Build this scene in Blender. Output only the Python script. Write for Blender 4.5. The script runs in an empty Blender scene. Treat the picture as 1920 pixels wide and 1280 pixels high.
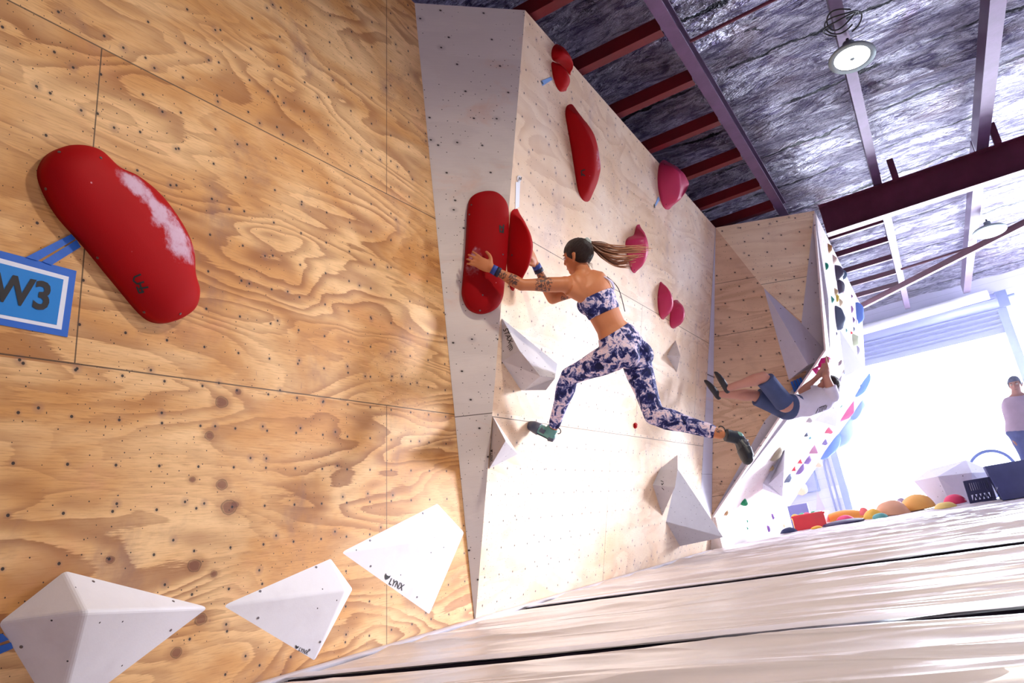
import bpy, bmesh, math, random
from mathutils import Vector, Matrix, noise
from mathutils.bvhtree import BVHTree
PI = math.pi
sc = bpy.context.scene
C = sc.collection

# ------------------------------------------------------------------ camera
FPX = 1395.0
def _cr(u, v): return Vector(((u-960.0)/FPX, -(v-640.0)/FPX, -1.0))
_F = _cr(1775, 900).normalized(); _L = _cr(-1700, 1490)
_X = -(_L-_F*_L.dot(_F)).normalized(); _Z = _X.cross(_F)
RW = Matrix((_X, _F, _Z))                      # camera vector -> world vector
CAM = Vector((0, 0, 0.345))
cd = bpy.data.cameras.new('camera'); cam = bpy.data.objects.new('camera', cd); C.objects.link(cam)
cd.sensor_width = 36.0; cd.lens = FPX/1920*36.0; cd.clip_start = 0.02; cd.clip_end = 300
cam.matrix_world = Matrix.Translation(CAM) @ RW.to_4x4()
sc.camera = cam

# ------------------------------------------------------------------ light and exposure
sc.view_settings.view_transform = 'Standard'; sc.view_settings.look = 'None'
sc.view_settings.gamma = 1.0; sc.view_settings.use_curve_mapping = False
sc.view_settings.exposure = 0.07
try: sc.cycles.use_denoising = True
except Exception: pass
sc.cycles.max_bounces = 7; sc.cycles.diffuse_bounces = 4; sc.cycles.glossy_bounces = 4
sc.cycles.sample_clamp_indirect = 8.0
w = bpy.data.worlds.new('daylight'); sc.world = w; w.use_nodes = True
bg = w.node_tree.nodes['Background']; bg.inputs[0].default_value = (0.80, 0.88, 1.0, 1); bg.inputs[1].default_value = 17
def portal(name, loc, rot, sx, sy):
    ld = bpy.data.lights.new(name, 'AREA'); ld.shape = 'RECTANGLE'; ld.size = sx; ld.size_y = sy
    ld.cycles.is_portal = True
    o = bpy.data.objects.new(name, ld); o.location = loc; o.rotation_euler = rot; C.objects.link(o)
YB = 17.5                                      # back wall
portal('daylight_portal_back', (1.4, YB+0.2, 1.4), (-PI/2, 0, 0), 6.4, 3.3)
XR = 5.0                                       # right wall of the hall
portal('daylight_portal_right', (XR+0.2, 15.4, 1.3), (0, PI/2, 0), 3.2, 3.9)

sd_ = bpy.data.lights.new('hazy_sun', 'SUN'); sd_.energy = 9.0; sd_.angle = math.radians(10); sd_.color = (.86, .88, 1.0)
so = bpy.data.objects.new('hazy_sun', sd_); C.objects.link(so)
sdir = Vector((-1, -1.4, -1.72*math.tan(math.radians(5)))).normalized()      # low sun through the big openings of the right and back walls
so.rotation_euler = sdir.to_track_quat('-Z', 'Y').to_euler()

# ------------------------------------------------------------------ helpers
def s2l(c): return tuple((x/12.92 if x <= .04045 else ((x+.055)/1.055)**2.4) for x in c)
def rgb(r, g, b): return s2l((r/255, g/255, b/255))+(1,)
def ray(u, v): return RW @ _cr(u, v)
def at(u, v, d): return CAM+ray(u, v)*d        # d: distance along the view axis
def hit(u, v, pl, h=0.0):
    n, d = pl; r = ray(u, v); t = (d+h-n.dot(CAM))/n.dot(r); return CAM+r*t
def plane(n, p): n = Vector(n).normalized(); return (n, n.dot(Vector(p)))
def onz(u, v, z): return hit(u, v, plane((0, 0, 1), (0, 0, z)))
def proj(P):
    q = RW.transposed() @ (Vector(P)-CAM); return (960-FPX*q.x/q.z, 640+FPX*q.y/q.z)

def tag(o, label=None, cat=None, group=None, kind=None):
    if label: o['label'] = label
    if cat: o['category'] = cat
    if group: o['group'] = group
    if kind: o['kind'] = kind
    return o
def empty(name, loc, label, cat, group=None):
    o = bpy.data.objects.new(name, None); o.location = loc; o.empty_display_size = .1; C.objects.link(o)
    return tag(o, label, cat, group)
def mesh_obj(name, verts, faces, mats, parent=None, smooth=False, base=None, uvs=None, midx=None):
    """verts in world space; base: origin for a top-level thing"""
    org = Vector(base) if base is not None else (Vector(parent_world(parent)) if parent else Vector((0, 0, 0)))
    me = bpy.data.meshes.new(name)
    me.from_pydata([tuple(Vector(v)-org) for v in verts], [], faces); me.validate(); me.update()
    if not isinstance(mats, (list, tuple)): mats = [mats]
    for m in mats: me.materials.append(m)
    if midx:
        for p, i in zip(me.polygons, midx): p.material_index = i
    if smooth:
        for p in me.polygons: p.use_smooth = True
    if uvs:
        ul = me.uv_layers.new(name='wc')
        for l in me.loops: ul.data[l.index].uv = uvs[l.vertex_index]
    o = bpy.data.objects.new(name, me)
    C.objects.link(o)
    if parent: o.parent = parent
    else: o.location = org
    return o
def parent_world(p):
    v = Vector((0, 0, 0))
    while p: v = v+Vector(p.location); p = p.parent
    return v
def fixnormals(o):
    bm = bmesh.new(); bm.from_mesh(o.data); bmesh.ops.recalc_face_normals(bm, faces=bm.faces); bm.to_mesh(o.data); bm.free(); return o
def bevel(o, wd=.006, seg=2):
    m = o.modifiers.new('bevel', 'BEVEL'); m.width = wd; m.segments = seg; m.limit_method = 'ANGLE'; m.angle_limit = .35; return o

class MB:
    def __init__(s): s.v = []; s.f = []; s.m = []; s.cur = 0
    def add(s, vs, fs):
        b = len(s.v); s.v += [Vector(x) for x in vs]
        for f in fs: s.f.append(tuple(b+i for i in f)); s.m.append(s.cur)
        return s
    def box(s, lo, hi):
        x0, y0, z0 = lo; x1, y1, z1 = hi
        return s.add([(x0,y0,z0),(x1,y0,z0),(x1,y1,z0),(x0,y1,z0),(x0,y0,z1),(x1,y0,z1),(x1,y1,z1),(x0,y1,z1)],
                     [(0,3,2,1),(4,5,6,7),(0,1,5,4),(1,2,6,5),(2,3,7,6),(3,0,4,7)])
    def obox(s, c, ax, ay, az, hx, hy, hz):
        c = Vector(c); P = []
        for dz in (-hz, hz):
            for dx, dy in ((-hx,-hy),(hx,-hy),(hx,hy),(-hx,hy)): P.append(c+ax*dx+ay*dy+az*dz)
        return s.add(P, [(0,3,2,1),(4,5,6,7),(0,1,5,4),(1,2,6,5),(2,3,7,6),(3,0,4,7)])
    def prism(s, prof, a, b, ex, ey):
        """profile [(x,y)] in axes ex,ey swept from a to b"""
        a = Vector(a); b = Vector(b); n = len(prof)
        vs = [a+ex*x+ey*y for x, y in prof]+[b+ex*x+ey*y for x, y in prof]
        return s.add(vs, [tuple(range(n))[::-1], tuple(range(n, 2*n))]+[(i, (i+1) % n, n+(i+1) % n, n+i) for i in range(n)])
    def tube(s, pts, radii, side=None, n=12, cap=True):
        pts = [Vector(p) for p in pts]; k = len(pts); rings = []
        last = None
        for i, p in enumerate(pts):
            t = (pts[min(i+1, k-1)]-pts[max(i-1, 0)])
            t = t.normalized() if t.length > 1e-9 else Vector((0, 0, 1))
            sd = Vector(side[i]) if isinstance(side, list) else (Vector(side) if side is not None else (last or t.orthogonal()))
            sd = (sd-t*sd.dot(t))
            sd = sd.normalized() if sd.length > 1e-6 else t.orthogonal().normalized()
            last = sd; up = t.cross(sd)
            r = radii[i]; ra, rb = (r, r) if not isinstance(r, (tuple, list)) else r
            rings.append([p+sd*ra*math.cos(2*PI*j/n)+up*rb*math.sin(2*PI*j/n) for j in range(n)])
        vs = [q for r in rings for q in r]; fs = []
        for i in range(k-1):
            for j in range(n): fs.append((i*n+j, i*n+(j+1) % n, (i+1)*n+(j+1) % n, (i+1)*n+j))
        if cap:
            b = len(vs); vs += [pts[0], pts[-1]]
            for j in range(n):
                fs.append((b, (j+1) % n, j)); fs.append((b+1, (k-1)*n+j, (k-1)*n+(j+1) % n))
        return s.add(vs, fs)
    def ball(s, c, ax, ay, az, n=16, m=10, fn=None):
        """ellipsoid with axis vectors"""
        c = Vector(c); vs = []; fs = []
        for i in range(m+1):
            th = PI*i/m
            for j in range(n):
                ph = 2*PI*j/n; x, y, z = math.sin(th)*math.cos(ph), math.sin(th)*math.sin(ph), math.cos(th)
                if fn: x, y, z = fn(x, y, z)
                vs.append(c+ax*x+ay*y+az*z)
        for i in range(m):
            for j in range(n):
                a, b, c2, d = i*n+j, i*n+(j+1) % n, (i+1)*n+(j+1) % n, (i+1)*n+j
                fs.append((a, d, c2, b))
        return s.add(vs, fs)
    def build(s, name, mats, parent=None, smooth=False, base=None, uvs=None):
        if base == 'auto':
            xs = [v.x for v in s.v]; ys = [v.y for v in s.v]; zs = [v.z for v in s.v]
            base = ((min(xs)+max(xs))/2, (min(ys)+max(ys))/2, min(zs))
        return mesh_obj(name, s.v, s.f, mats, parent, smooth, base, uvs, s.m if isinstance(mats, (list, tuple)) else None)

def spline(pts, k=8, closed=False):
    pts = [Vector(p) for p in pts]; n = len(pts); out = []
    rng = range(n) if closed else range(n-1)
    for i in rng:
        if closed: p0, p1, p2, p3 = pts[i-1], pts[i], pts[(i+1) % n], pts[(i+2) % n]
        else: p0, p1, p2, p3 = pts[max(i-1, 0)], pts[i], pts[i+1], pts[min(i+2, n-1)]
        for j in range(k):
            t = j/k
            out.append(.5*((2*p1)+(p2-p0)*t+(2*p0-5*p1+4*p2-p3)*t*t+(3*p1-p0-3*p2+p3)*t**3))
    if not closed: out.append(pts[-1])
    return out

# ------------------------------------------------------------------ shader DSL
class NT:
    def __init__(s, name):
        s.m = bpy.data.materials.new(name); s.m.use_nodes = True; s.t = s.m.node_tree
        s.p = s.t.nodes['Principled BSDF']
    def nd(s, typ, **kw):
        n = s.t.nodes.new(typ)
        for k, v in kw.items(): setattr(n, k, v)
        return n
    def _in(s, sock, v):
        if isinstance(v, bpy.types.NodeSocket): s.t.links.new(v, sock)
        elif v is not None: sock.default_value = v
    def math(s, op, a, b=None, c=None, clamp=False):
        n = s.nd('ShaderNodeMath', operation=op, use_clamp=clamp)
        s._in(n.inputs[0], a); s._in(n.inputs[1], b)
        if c is not None: s._in(n.inputs[2], c)
        return n.outputs[0]
    def vmath(s, op, a, b=None):
        n = s.nd('ShaderNodeVectorMath', operation=op); s._in(n.inputs[0], a); s._in(n.inputs[1], b)
        return n.outputs['Value'] if op in ('LENGTH', 'DISTANCE', 'DOT_PRODUCT') else n.outputs[0]
    def uv(s, name='wc'): return s.nd('ShaderNodeUVMap', uv_map=name).outputs[0]
    def obj(s): return s.nd('ShaderNodeTexCoord').outputs['Object']
    def pos(s): return s.nd('ShaderNodeNewGeometry').outputs['Position']
    def sep(s, v): n = s.nd('ShaderNodeSeparateXYZ'); s._in(n.inputs[0], v); return n.outputs
    def comb(s, x, y, z=0.0):
        n = s.nd('ShaderNodeCombineXYZ'); s._in(n.inputs[0], x); s._in(n.inputs[1], y); s._in(n.inputs[2], z); return n.outputs[0]
    def scale(s, v, sc3, off=(0, 0, 0)):
        n = s.nd('ShaderNodeMapping'); s._in(n.inputs['Vector'], v); n.inputs['Scale'].default_value = sc3; n.inputs['Location'].default_value = off; return n.outputs[0]
    def noise(s, v, scale=5, detail=4, rough=.5, dist=0.0, color=False):
        n = s.nd('ShaderNodeTexNoise'); s._in(n.inputs['Vector'], v); n.inputs['Scale'].default_value = scale
        n.inputs['Detail'].default_value = detail; n.inputs['Roughness'].default_value = rough; n.inputs['Distortion'].default_value = dist
        return n.outputs['Color' if color else 'Fac']
    def voro(s, v, scale=5, feature='F1', rand=1.0, dim='2D'):
        n = s.nd('ShaderNodeTexVoronoi', feature=feature, voronoi_dimensions=dim); s._in(n.inputs['Vector'], v); n.inputs['Scale'].default_value = scale
        n.inputs['Randomness'].default_value = rand; return n.outputs
    def rng(s, v, a, b, c=0.0, d=1.0, smooth=True):
        n = s.nd('ShaderNodeMapRange'); n.interpolation_type = 'SMOOTHSTEP' if smooth else 'LINEAR'
        s._in(n.inputs[0], v)
        for i, x in enumerate((a, b, c, d)): s._in(n.inputs[i+1], x)
        return n.outputs[0]
    def mix(s, f, a, b, mode='MIX'):
        n = s.nd('ShaderNodeMix', data_type='RGBA', blend_type=mode); s._in(n.inputs[0], f)
        s._in(n.inputs[6], a); s._in(n.inputs[7], b); return n.outputs[2]
    def ramp(s, f, stops):
        n = s.nd('ShaderNodeValToRGB'); s._in(n.inputs[0], f); e = n.color_ramp.elements
        while len(e) < len(stops): e.new(.5)
        for q, (p, c) in zip(e, stops): q.position = p; q.color = c
        return n.outputs[0]
    def out(s, color=None, rough=None, metal=None, bump=None, bstr=.3, bdist=.01, spec=None, emit=None, estr=0, **kw):
        p = s.p
        if color is not None: s._in(p.inputs['Base Color'], color)
        if rough is not None: s._in(p.inputs['Roughness'], rough)
        if metal is not None: s._in(p.inputs['Metallic'], metal)
        if spec is not None: s._in(p.inputs['Specular IOR Level'], spec)
        if emit is not None: s._in(p.inputs['Emission Color'], emit); p.inputs['Emission Strength'].default_value = estr
        if bump is not None:
            b = s.nd('ShaderNodeBump'); b.inputs['Strength'].default_value = bstr; b.inputs['Distance'].default_value = bdist
            s._in(b.inputs['Height'], bump); s.t.links.new(b.outputs[0], p.inputs['Normal'])
        for k, v in kw.items(): s._in(p.inputs[k], v)
        return s.m
def simple(name, c, rough=.6, metal=0., var=.08, nscale=8, bump=0.15, **kw):
    n = NT(name); o = n.obj(); f = n.noise(o, nscale, 5, .6)
    c1 = tuple(x*(1-var) for x in c[:3])+(1,); c2 = tuple(min(1, x*(1+var)) for x in c[:3])+(1,)
    col = n.mix(n.rng(f, .3, .7), c1, c2)
    return n.out(col, rough, metal, n.noise(o, nscale*10, 3), bump, .003, **kw)

def plywood(name, light, mid, dark, hseams=(), vseams=(), rings=26, lines=.5, dirt=.3, dirtc=(.25, .20, .2, 1), knots=(), grid=(.17, .158, 0, 0), tn=.0062, white=0., screw=.5, stretch=(.55, 1.6), grain=.22):
    """u runs along the sheets, v up the wall, both in metres"""
    n = NT(name); uv = n.uv(); s = n.sep(uv); u, v = s[0], s[1]
    row = n.math('FLOOR', n.math('DIVIDE', v, 1.197))
    seed = n.comb(n.math('MULTIPLY', row, 3.7), n.math('MULTIPLY', row, 5.1), row)
    wv = n.vmath('ADD', uv, seed)
    low = n.noise(n.scale(wv, (stretch[0], stretch[1], 1)), 1.35, 3.0, .45, .5)
    f = n.math('MULTIPLY', low, float(rings))
    fine = n.noise(n.scale(wv, (2, 26, 1)), 6, 4, .65)
    f = n.math('ADD', f, n.math('MULTIPLY', fine, .35))
    fr = n.math('FRACT', f)
    line = n.rng(fr, .0, .75)                     # 0 at the dark edge of a growth ring
    line = n.math('MULTIPLY', line, n.rng(fr, 1.0, .93))
    amt = n.rng(n.noise(n.scale(wv, (.8, 1.3, 1), (3, 1, 0)), 1.6, 3), .32, .68)
    base = n.mix(n.rng(n.noise(n.scale(wv, (1, 2.2, 1), (7, 2, 0)), 1.3, 4, .55, .6), .35, .68), mid, light)
    base = n.mix(n.rng(n.noise(n.scale(wv, (1, 1.6, 1), (17, 9, 0)), 2.3, 5, .6, .8), .55, .75, 0., .35), base, rgb(222, 160, 120))
    dk = n.math('MULTIPLY', n.math('SUBTRACT', 1.0, line), n.math('MULTIPLY_ADD', amt, lines, .12))
    col = n.mix(dk, base, dark)
    col = n.mix(n.rng(fine, .42, .8, 0., grain), col, dark)
    if white: col = n.mix(n.math('MULTIPLY', n.rng(n.noise(uv, 1.1, 4, .6), .3, .75), white), col, rgb(250, 244, 240))
    # chalk and shoe dirt
    dn = n.noise(n.scale(uv, (1, .8, 1), (4, 4, 0)), 2.4, 6, .62, .3)
    col = n.mix(n.rng(dn, .54, .78, 0., dirt), col, dirtc)
    sm = n.noise(n.scale(uv, (7, 1.7, 1), (1, 8, 0)), 5, 3, .6, .6)
    col = n.mix(n.rng(sm, .70, .80, 0., dirt*1.2), col, dirtc)
    sm2 = n.noise(n.scale(uv, (3.2, 9, 1), (5, 3, 0)), 6, 2, .6, .4)
    col = n.mix(n.rng(sm2, .74, .80, 0., .5), col, (.09, .06, .06, 1))
    # knots
    for (ku, kv, kr) in knots:
        d = n.vmath('LENGTH', n.vmath('MULTIPLY', n.vmath('SUBTRACT', uv, (ku, kv, 0)), (.75, 1, 0)))
        d = n.math('ADD', d, n.math('MULTIPLY_ADD', n.noise(uv, 30, 2), .012, -.006))
        col = n.mix(n.rng(d, kr*2.6, kr, 0., .35), col, dark)
        col = n.mix(n.rng(d, kr*1.05, kr*.7, 0., .75), col, rgb(110, 60, 42))
        col = n.mix(n.rng(n.math('ABSOLUTE', n.math('SUBTRACT', d, kr)), kr*.16, 0., 0., .6), col, rgb(58, 30, 24))
    # t-nut holes in a grid, slightly off, and scattered screw holes
    gu, gv, ou, ov = grid
    uu = n.math('ADD', u, ou); vv = n.math('ADD', v, ov)
    cu = n.math('SUBTRACT', n.math('FRACT', n.math('DIVIDE', uu, gu)), .5)
    cv_ = n.math('SUBTRACT', n.math('FRACT', n.math('DIVIDE', vv, gv)), .5)
    hd = n.math('SQRT', n.math('ADD', n.math('POWER', n.math('MULTIPLY', cu, gu), 2.0), n.math('POWER', n.math('MULTIPLY', cv_, gv), 2.0)))
    h1 = n.rng(hd, tn, tn*.72)
    h1b = n.rng(hd, tn*2.6, tn, 0., .22)
    v1 = n.voro(uv, 17); g = n.sep(v1['Color'])
    clus = n.rng(n.noise(uv, 2.1, 2, .5, .0), .38, .62, 1.05, 1-screw)
    pick = n.math('GREATER_THAN', g[0], clus)
    h2 = n.math('MULTIPLY', n.rng(v1['Distance'], .0031*17, .0020*17), pick)
    v2 = n.voro(n.vmath('ADD', uv, (3.3, 1.7, 0)), 6.5); g2 = n.sep(v2['Color'])
    h3 = n.math('MULTIPLY', n.rng(v2['Distance'], .0062*6.5, .004*6.5), n.math('GREATER_THAN', g2[1], .72))
    h3h = n.math('MULTIPLY', n.rng(v2['Distance'], .028*6.5, .006*6.5, 0., .35), n.math('GREATER_THAN', g2[1], .72))
    col = n.mix(h3h, col, dirtc); col = n.mix(h1b, col, dirtc)
    v3 = n.voro(n.vmath('ADD', uv, (9.1, 4.2, 0)), 30); g3 = n.sep(v3['Color'])
    h4 = n.math('MULTIPLY', n.rng(v3['Distance'], .0022*30, .0014*30), n.math('GREATER_THAN', g3[0], n.rng(n.noise(uv, 1.3, 3, .6), .42, .66, 1.0, 1-screw*.8)))
    h2 = n.math('MAXIMUM', h2, h4)
    holes = n.math('MAXIMUM', n.math('MAXIMUM', h1, h2), h3)
    # sheet joints
    sj = None
    for z in hseams:
        a = n.math('LESS_THAN', n.math('ABSOLUTE', n.math('SUBTRACT', v, z)), .0026); sj = a if sj is None else n.math('MAXIMUM', sj, a)
    for (x, z0, z1) in vseams:
        a = n.math('LESS_THAN', n.math('ABSOLUTE', n.math('SUBTRACT', u, x)), .0026)
        a = n.math('MULTIPLY', a, n.math('MULTIPLY', n.math('GREATER_THAN', v, z0), n.math('LESS_THAN', v, z1))); sj = a if sj is None else n.math('MAXIMUM', sj, a)
    col = n.mix(n.math('MULTIPLY', holes, .93), col, (.012, .009, .012, 1))
    if sj is not None: col = n.mix(n.math('MULTIPLY', sj, .85), col, (.05, .03, .02, 1))
    hgt = n.math('SUBTRACT', n.math('MULTIPLY', fine, .1), holes)
    return n.out(col, .62, 0., hgt, .35, .004, spec=.35)

M = {}
# world-position texture of painted panels and volumes: object coordinates
def volume_paint(name, c, dotc=.6, dirt=.25, scale=9.0, dirtc=(.42, .36, .4, 1), dotr=.003):
    n = NT(name); o = n.obj()
    col = n.mix(n.rng(n.noise(o, 3, 5, .6, .4), .5, .75, 0., dirt), c, dirtc)
    col = n.mix(n.rng(n.noise(o, 11, 4, .7), .3, .7, 0., .08), col, (1, 1, 1, 1))
    v = n.voro(n.uv(), scale); g = n.sep(v['Color'])
    h = n.math('MULTIPLY', n.rng(v['Distance'], dotr*scale, dotr*.6*scale), n.math('GREATER_THAN', g[0], 1-dotc))
    col = n.mix(h, col, (.03, .025, .035, 1))
    return n.out(col, .62, 0., n.noise(o, 160, 2), .12, .002, spec=.3)
X0 = -2.618; YA = 3.921
A1, A2 = .1485, .2855
W1 = plane((1, 0, -A1), (X0, 0, 0)); W2 = plane((1, 0, -A2), (X0, 0, 0))
def face_uv(o):
    me = o.data
    ul = me.uv_layers.get('wc') or me.uv_layers.new(name='wc')
    for k, p in enumerate(me.polygons):
        n = p.normal; a = Vector((0, 0, 1)) if abs(n.z) < .9 else Vector((0, 1, 0))
        e1 = a.cross(n).normalized(); e2 = n.cross(e1)
        for li in p.loop_indices:
            q = me.vertices[me.loops[li].vertex_index].co; ul.data[li].uv = (q.dot(e1)+k*.37, q.dot(e2)+k*.21)
    return o

KN = [(2.05, 1.13, .022), (2.0, .99, .016), (1.93, .82, .010), (2.07, .80, .020), (2.11, .71, .028), (2.14, .72, .012), (1.96, .50, .022), (2.05, .46, .012), (2.0, .30, .02), (1.9, .2, .018), (2.13, 1.18, .012), (1.62, .55, .012), (.95, 1.7, .02), (1.75, 1.72, .012), (1.78, 1.6, .01), (1.72, 1.9, .01)]
M['ply_left'] = plywood('plywood_left', rgb(236, 196, 142), rgb(206, 150, 86), rgb(132, 72, 30), hseams=(1.206, 2.396),
    vseams=((3.107, -1, 1.206), (1.44, 1.206, 2.396), (3.107, 2.396, 9), (.3, 2.396, 9), (.7, -1, 1.206)), dirt=.62, dirtc=rgb(120, 88, 88), knots=KN, rings=19, lines=.58, screw=.72, stretch=(.42, 1.7), grain=.42)
M['ply_center'] = plywood('plywood_center', rgb(236, 210, 180), rgb(226, 192, 154), rgb(190, 142, 100), hseams=(1.17, 2.33),
    vseams=((5.85, -1, 1.17), (8.2, 1.17, 2.33), (6.4, 1.17, 2.33), (5.0, .0, .0)), dirt=.4, dirtc=rgb(160, 134, 146), rings=10, lines=.35, white=.35, screw=.85, tn=.0066)
M['ply_end'] = plywood('plywood_end', rgb(232, 196, 160), rgb(222, 184, 150), rgb(180, 132, 98), hseams=(.0, .61, 1.22, 1.85, 2.44, 3.05), dirt=.25, dirtc=rgb(120, 86, 80), rings=14, lines=.35, screw=.5, tn=.009, grid=(.2, .17, 0, 0), stretch=(.35, 2.2))
M['ply_upper'] = plywood('plywood_upper', rgb(250, 228, 196), rgb(240, 214, 180), rgb(206, 168, 130), hseams=(2.95,), dirt=.2, dirtc=rgb(150, 120, 110), rings=12, lines=.3, screw=.5, tn=.009, grid=(.2, .17, 0, 0), stretch=(.35, 2.2))  # lighter tone paints in the light a tilted facet would catch
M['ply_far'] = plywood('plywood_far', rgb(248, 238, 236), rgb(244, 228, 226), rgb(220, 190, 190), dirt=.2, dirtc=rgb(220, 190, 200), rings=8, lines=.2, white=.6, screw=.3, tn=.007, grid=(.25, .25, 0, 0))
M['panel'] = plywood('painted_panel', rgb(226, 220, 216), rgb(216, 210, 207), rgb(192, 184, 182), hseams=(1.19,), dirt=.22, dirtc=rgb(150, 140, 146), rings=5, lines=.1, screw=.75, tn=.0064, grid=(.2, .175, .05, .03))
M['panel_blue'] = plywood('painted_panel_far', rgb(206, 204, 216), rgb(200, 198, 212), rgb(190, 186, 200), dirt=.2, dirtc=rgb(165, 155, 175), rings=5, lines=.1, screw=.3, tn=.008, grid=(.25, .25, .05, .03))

# ------------------------------------------------------------------ the climbing walls
def wallmesh(name, P, faces, mat, uvfn, kind='structure', thick=None):
    o = mesh_obj(name, P, faces, mat, uvs=[uvfn(Vector(p)) for p in P])
    o['kind'] = kind
    return o
def slab(name, P, nrm, mat, th, uvfn):
    """a planar panel with thickness: P polygon, nrm points into the room"""
    nrm = Vector(nrm).normalized(); n = len(P); P = [Vector(p) for p in P]
    if (P[1]-P[0]).cross(P[2]-P[1]).dot(nrm) < 0: P = P[::-1]
    Q = [p-nrm*th for p in P]
    return wallmesh(name, P+Q, [tuple(range(n)), tuple(range(2*n-1, n-1, -1))]+[(i, n+i, n+(i+1) % n, (i+1) % n) for i in range(n)], mat, uvfn)
def wx(a, z): return X0+a*z
H1 = 3.77
Y2 = 8.72
yz = lambda p: (p.y, p.z)
xz = lambda p: (p.x, p.z)
slab('wall_left', [(wx(A1, -.3), -3.0, -.3), (wx(A1, -.3), YA+.3, -.3), (wx(A1, H1), YA+.3, H1), (wx(A1, H1), -3.0, H1)], (1, 0, -A1), M['ply_left'], .04, yz)
slab('wall_center', [(wx(A2, -.3), YA, -.3), (wx(A2, -.3), 9.3, -.3), (wx(A2, .386), 9.1, .386), (wx(A2, 1.0), 8.62, 1.0), (wx(A2, H1-.06), Y2, H1-.06), (wx(A2, H1), YA, H1)], (1, 0, -A2), M['ply_center'], .018, yz)
WA_P = [Vector((wx(A1, 0), YA, -.02)), Vector((wx(A2, H1), YA, H1)), Vector((wx(A1, H1), 3.385, H1))]
nA = (WA_P[1]-WA_P[0]).cross(WA_P[2]-WA_P[0]).normalized(); nA = -nA if nA.y > 0 else nA
WA = plane(nA, WA_P[0])
slab('wall_arete', WA_P, nA, M['panel'], .018, xz)
# end wall facing the camera
PA = Vector((wx(A2, H1-.06), Y2, H1-.06)); P0 = Vector((-2.508, 9.103, .386)); PB = Vector((-.477, 9.258, 3.7))
nE = (P0-PA).cross(PB-PA).normalized()
if nE.y > 0: nE = -nE
WE = plane(nE, PA)
E_ = hit(1557, 665, WE); Dd = hit(1432, 540, WE, .0); Cc = hit(1503, 602, WE, .0); Ff = hit(1433, 790, WE); E3 = hit(1553, 560, WE); G = hit(1340, 720, WE); E2 = hit(1474, 790, WE)
slab('wall_end', [PA, Dd, Cc, hit(1512, 700, WE), Ff, P0], nE, M['ply_end'], .03, xz)
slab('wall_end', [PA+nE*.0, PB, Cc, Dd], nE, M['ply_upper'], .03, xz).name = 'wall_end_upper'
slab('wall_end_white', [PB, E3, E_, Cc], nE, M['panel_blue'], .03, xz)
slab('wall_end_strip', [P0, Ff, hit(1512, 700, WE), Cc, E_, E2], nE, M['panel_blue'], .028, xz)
slab('wall_center_return', [(-2.74, 9.11, -.3), (-2.47, 9.11, -.3), (-2.47, 9.11, .37), (-2.55, 9.11, .388)], (0, -1, 0), M['ply_far'], .02, xz)
# narrow white sliver between centre wall and end wall
wl = hit(1312, 960, W2, .001)
slab('trim_1', [PA+Vector((.004, -.01, 0)), wl, P0+Vector((0, -.01, 0))], (.6, -.75, 0), M['panel_blue'], .01, xz)

# far wall: kicker, 45 degree roof and upper headwall, running back along Y
YF = 14.25
fp = [(-2.5, .37), (E_.x, E_.z), (PB.x, PB.z)]
W4A = plane((fp[1][1]-fp[0][1], 0, -(fp[1][0]-fp[0][0])), (fp[0][0], 0, fp[0][1]))
W4B = plane((fp[2][1]-fp[1][1], 0, -(fp[2][0]-fp[1][0])), (fp[1][0], 0, fp[1][1]))
WK = plane((1, 0, 0), (-2.5, 0, 0))
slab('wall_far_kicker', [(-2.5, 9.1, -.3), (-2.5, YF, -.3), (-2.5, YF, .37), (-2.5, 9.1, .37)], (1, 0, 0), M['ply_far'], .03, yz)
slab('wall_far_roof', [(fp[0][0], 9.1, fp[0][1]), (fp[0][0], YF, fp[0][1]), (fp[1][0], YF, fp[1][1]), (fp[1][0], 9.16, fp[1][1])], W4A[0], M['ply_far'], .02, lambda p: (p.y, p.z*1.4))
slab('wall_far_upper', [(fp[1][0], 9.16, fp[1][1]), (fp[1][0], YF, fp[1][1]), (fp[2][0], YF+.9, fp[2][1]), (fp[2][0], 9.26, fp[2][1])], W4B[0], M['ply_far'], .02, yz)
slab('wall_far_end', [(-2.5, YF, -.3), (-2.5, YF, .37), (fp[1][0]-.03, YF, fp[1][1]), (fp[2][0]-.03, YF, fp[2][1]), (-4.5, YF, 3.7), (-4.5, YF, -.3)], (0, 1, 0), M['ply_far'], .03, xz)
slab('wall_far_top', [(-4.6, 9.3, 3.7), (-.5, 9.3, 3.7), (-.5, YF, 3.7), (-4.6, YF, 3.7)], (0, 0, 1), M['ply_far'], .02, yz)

# ------------------------------------------------------------------ hall shell
wallp = NT('block_wall'); o_ = wallp.uv(); s_ = wallp.sep(o_)
fr = wallp.math('FRACT', wallp.math('DIVIDE', s_[1], .2)); jl = wallp.math('LESS_THAN', fr, .045)
M['block'] = wallp.out(wallp.mix(wallp.math('MULTIPLY', jl, .35), wallp.mix(wallp.noise(o_, 3, 4), rgb(196, 192, 222), rgb(214, 210, 236)), rgb(140, 135, 170)), .8, 0., jl, .2, .01)
conc = NT('concrete'); M['conc'] = conc.out(conc.mix(conc.noise(conc.obj(), 2, 6, .6), rgb(150, 148, 150), rgb(185, 182, 182)), .8)
ZC = 4.12
def wl_(name, lo, hi, mat=None):
    b = MB().box(lo, hi); o = b.build(name, mat or M['block'], uvs=[(v.x if abs(hi[0]-lo[0]) > abs(hi[1]-lo[1]) else v.y, v.z) for v in b.v]); o['kind'] = 'structure'; return o
JL, JR = -1.83, 1.80
wl_('wall_back', (-6.5, YB, -.3), (JL, YB+.2, ZC+.6))
wl_('wall_back_lintel', (JL, YB, 3.05), (JR+.15, YB+.2, ZC+.6))
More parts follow.
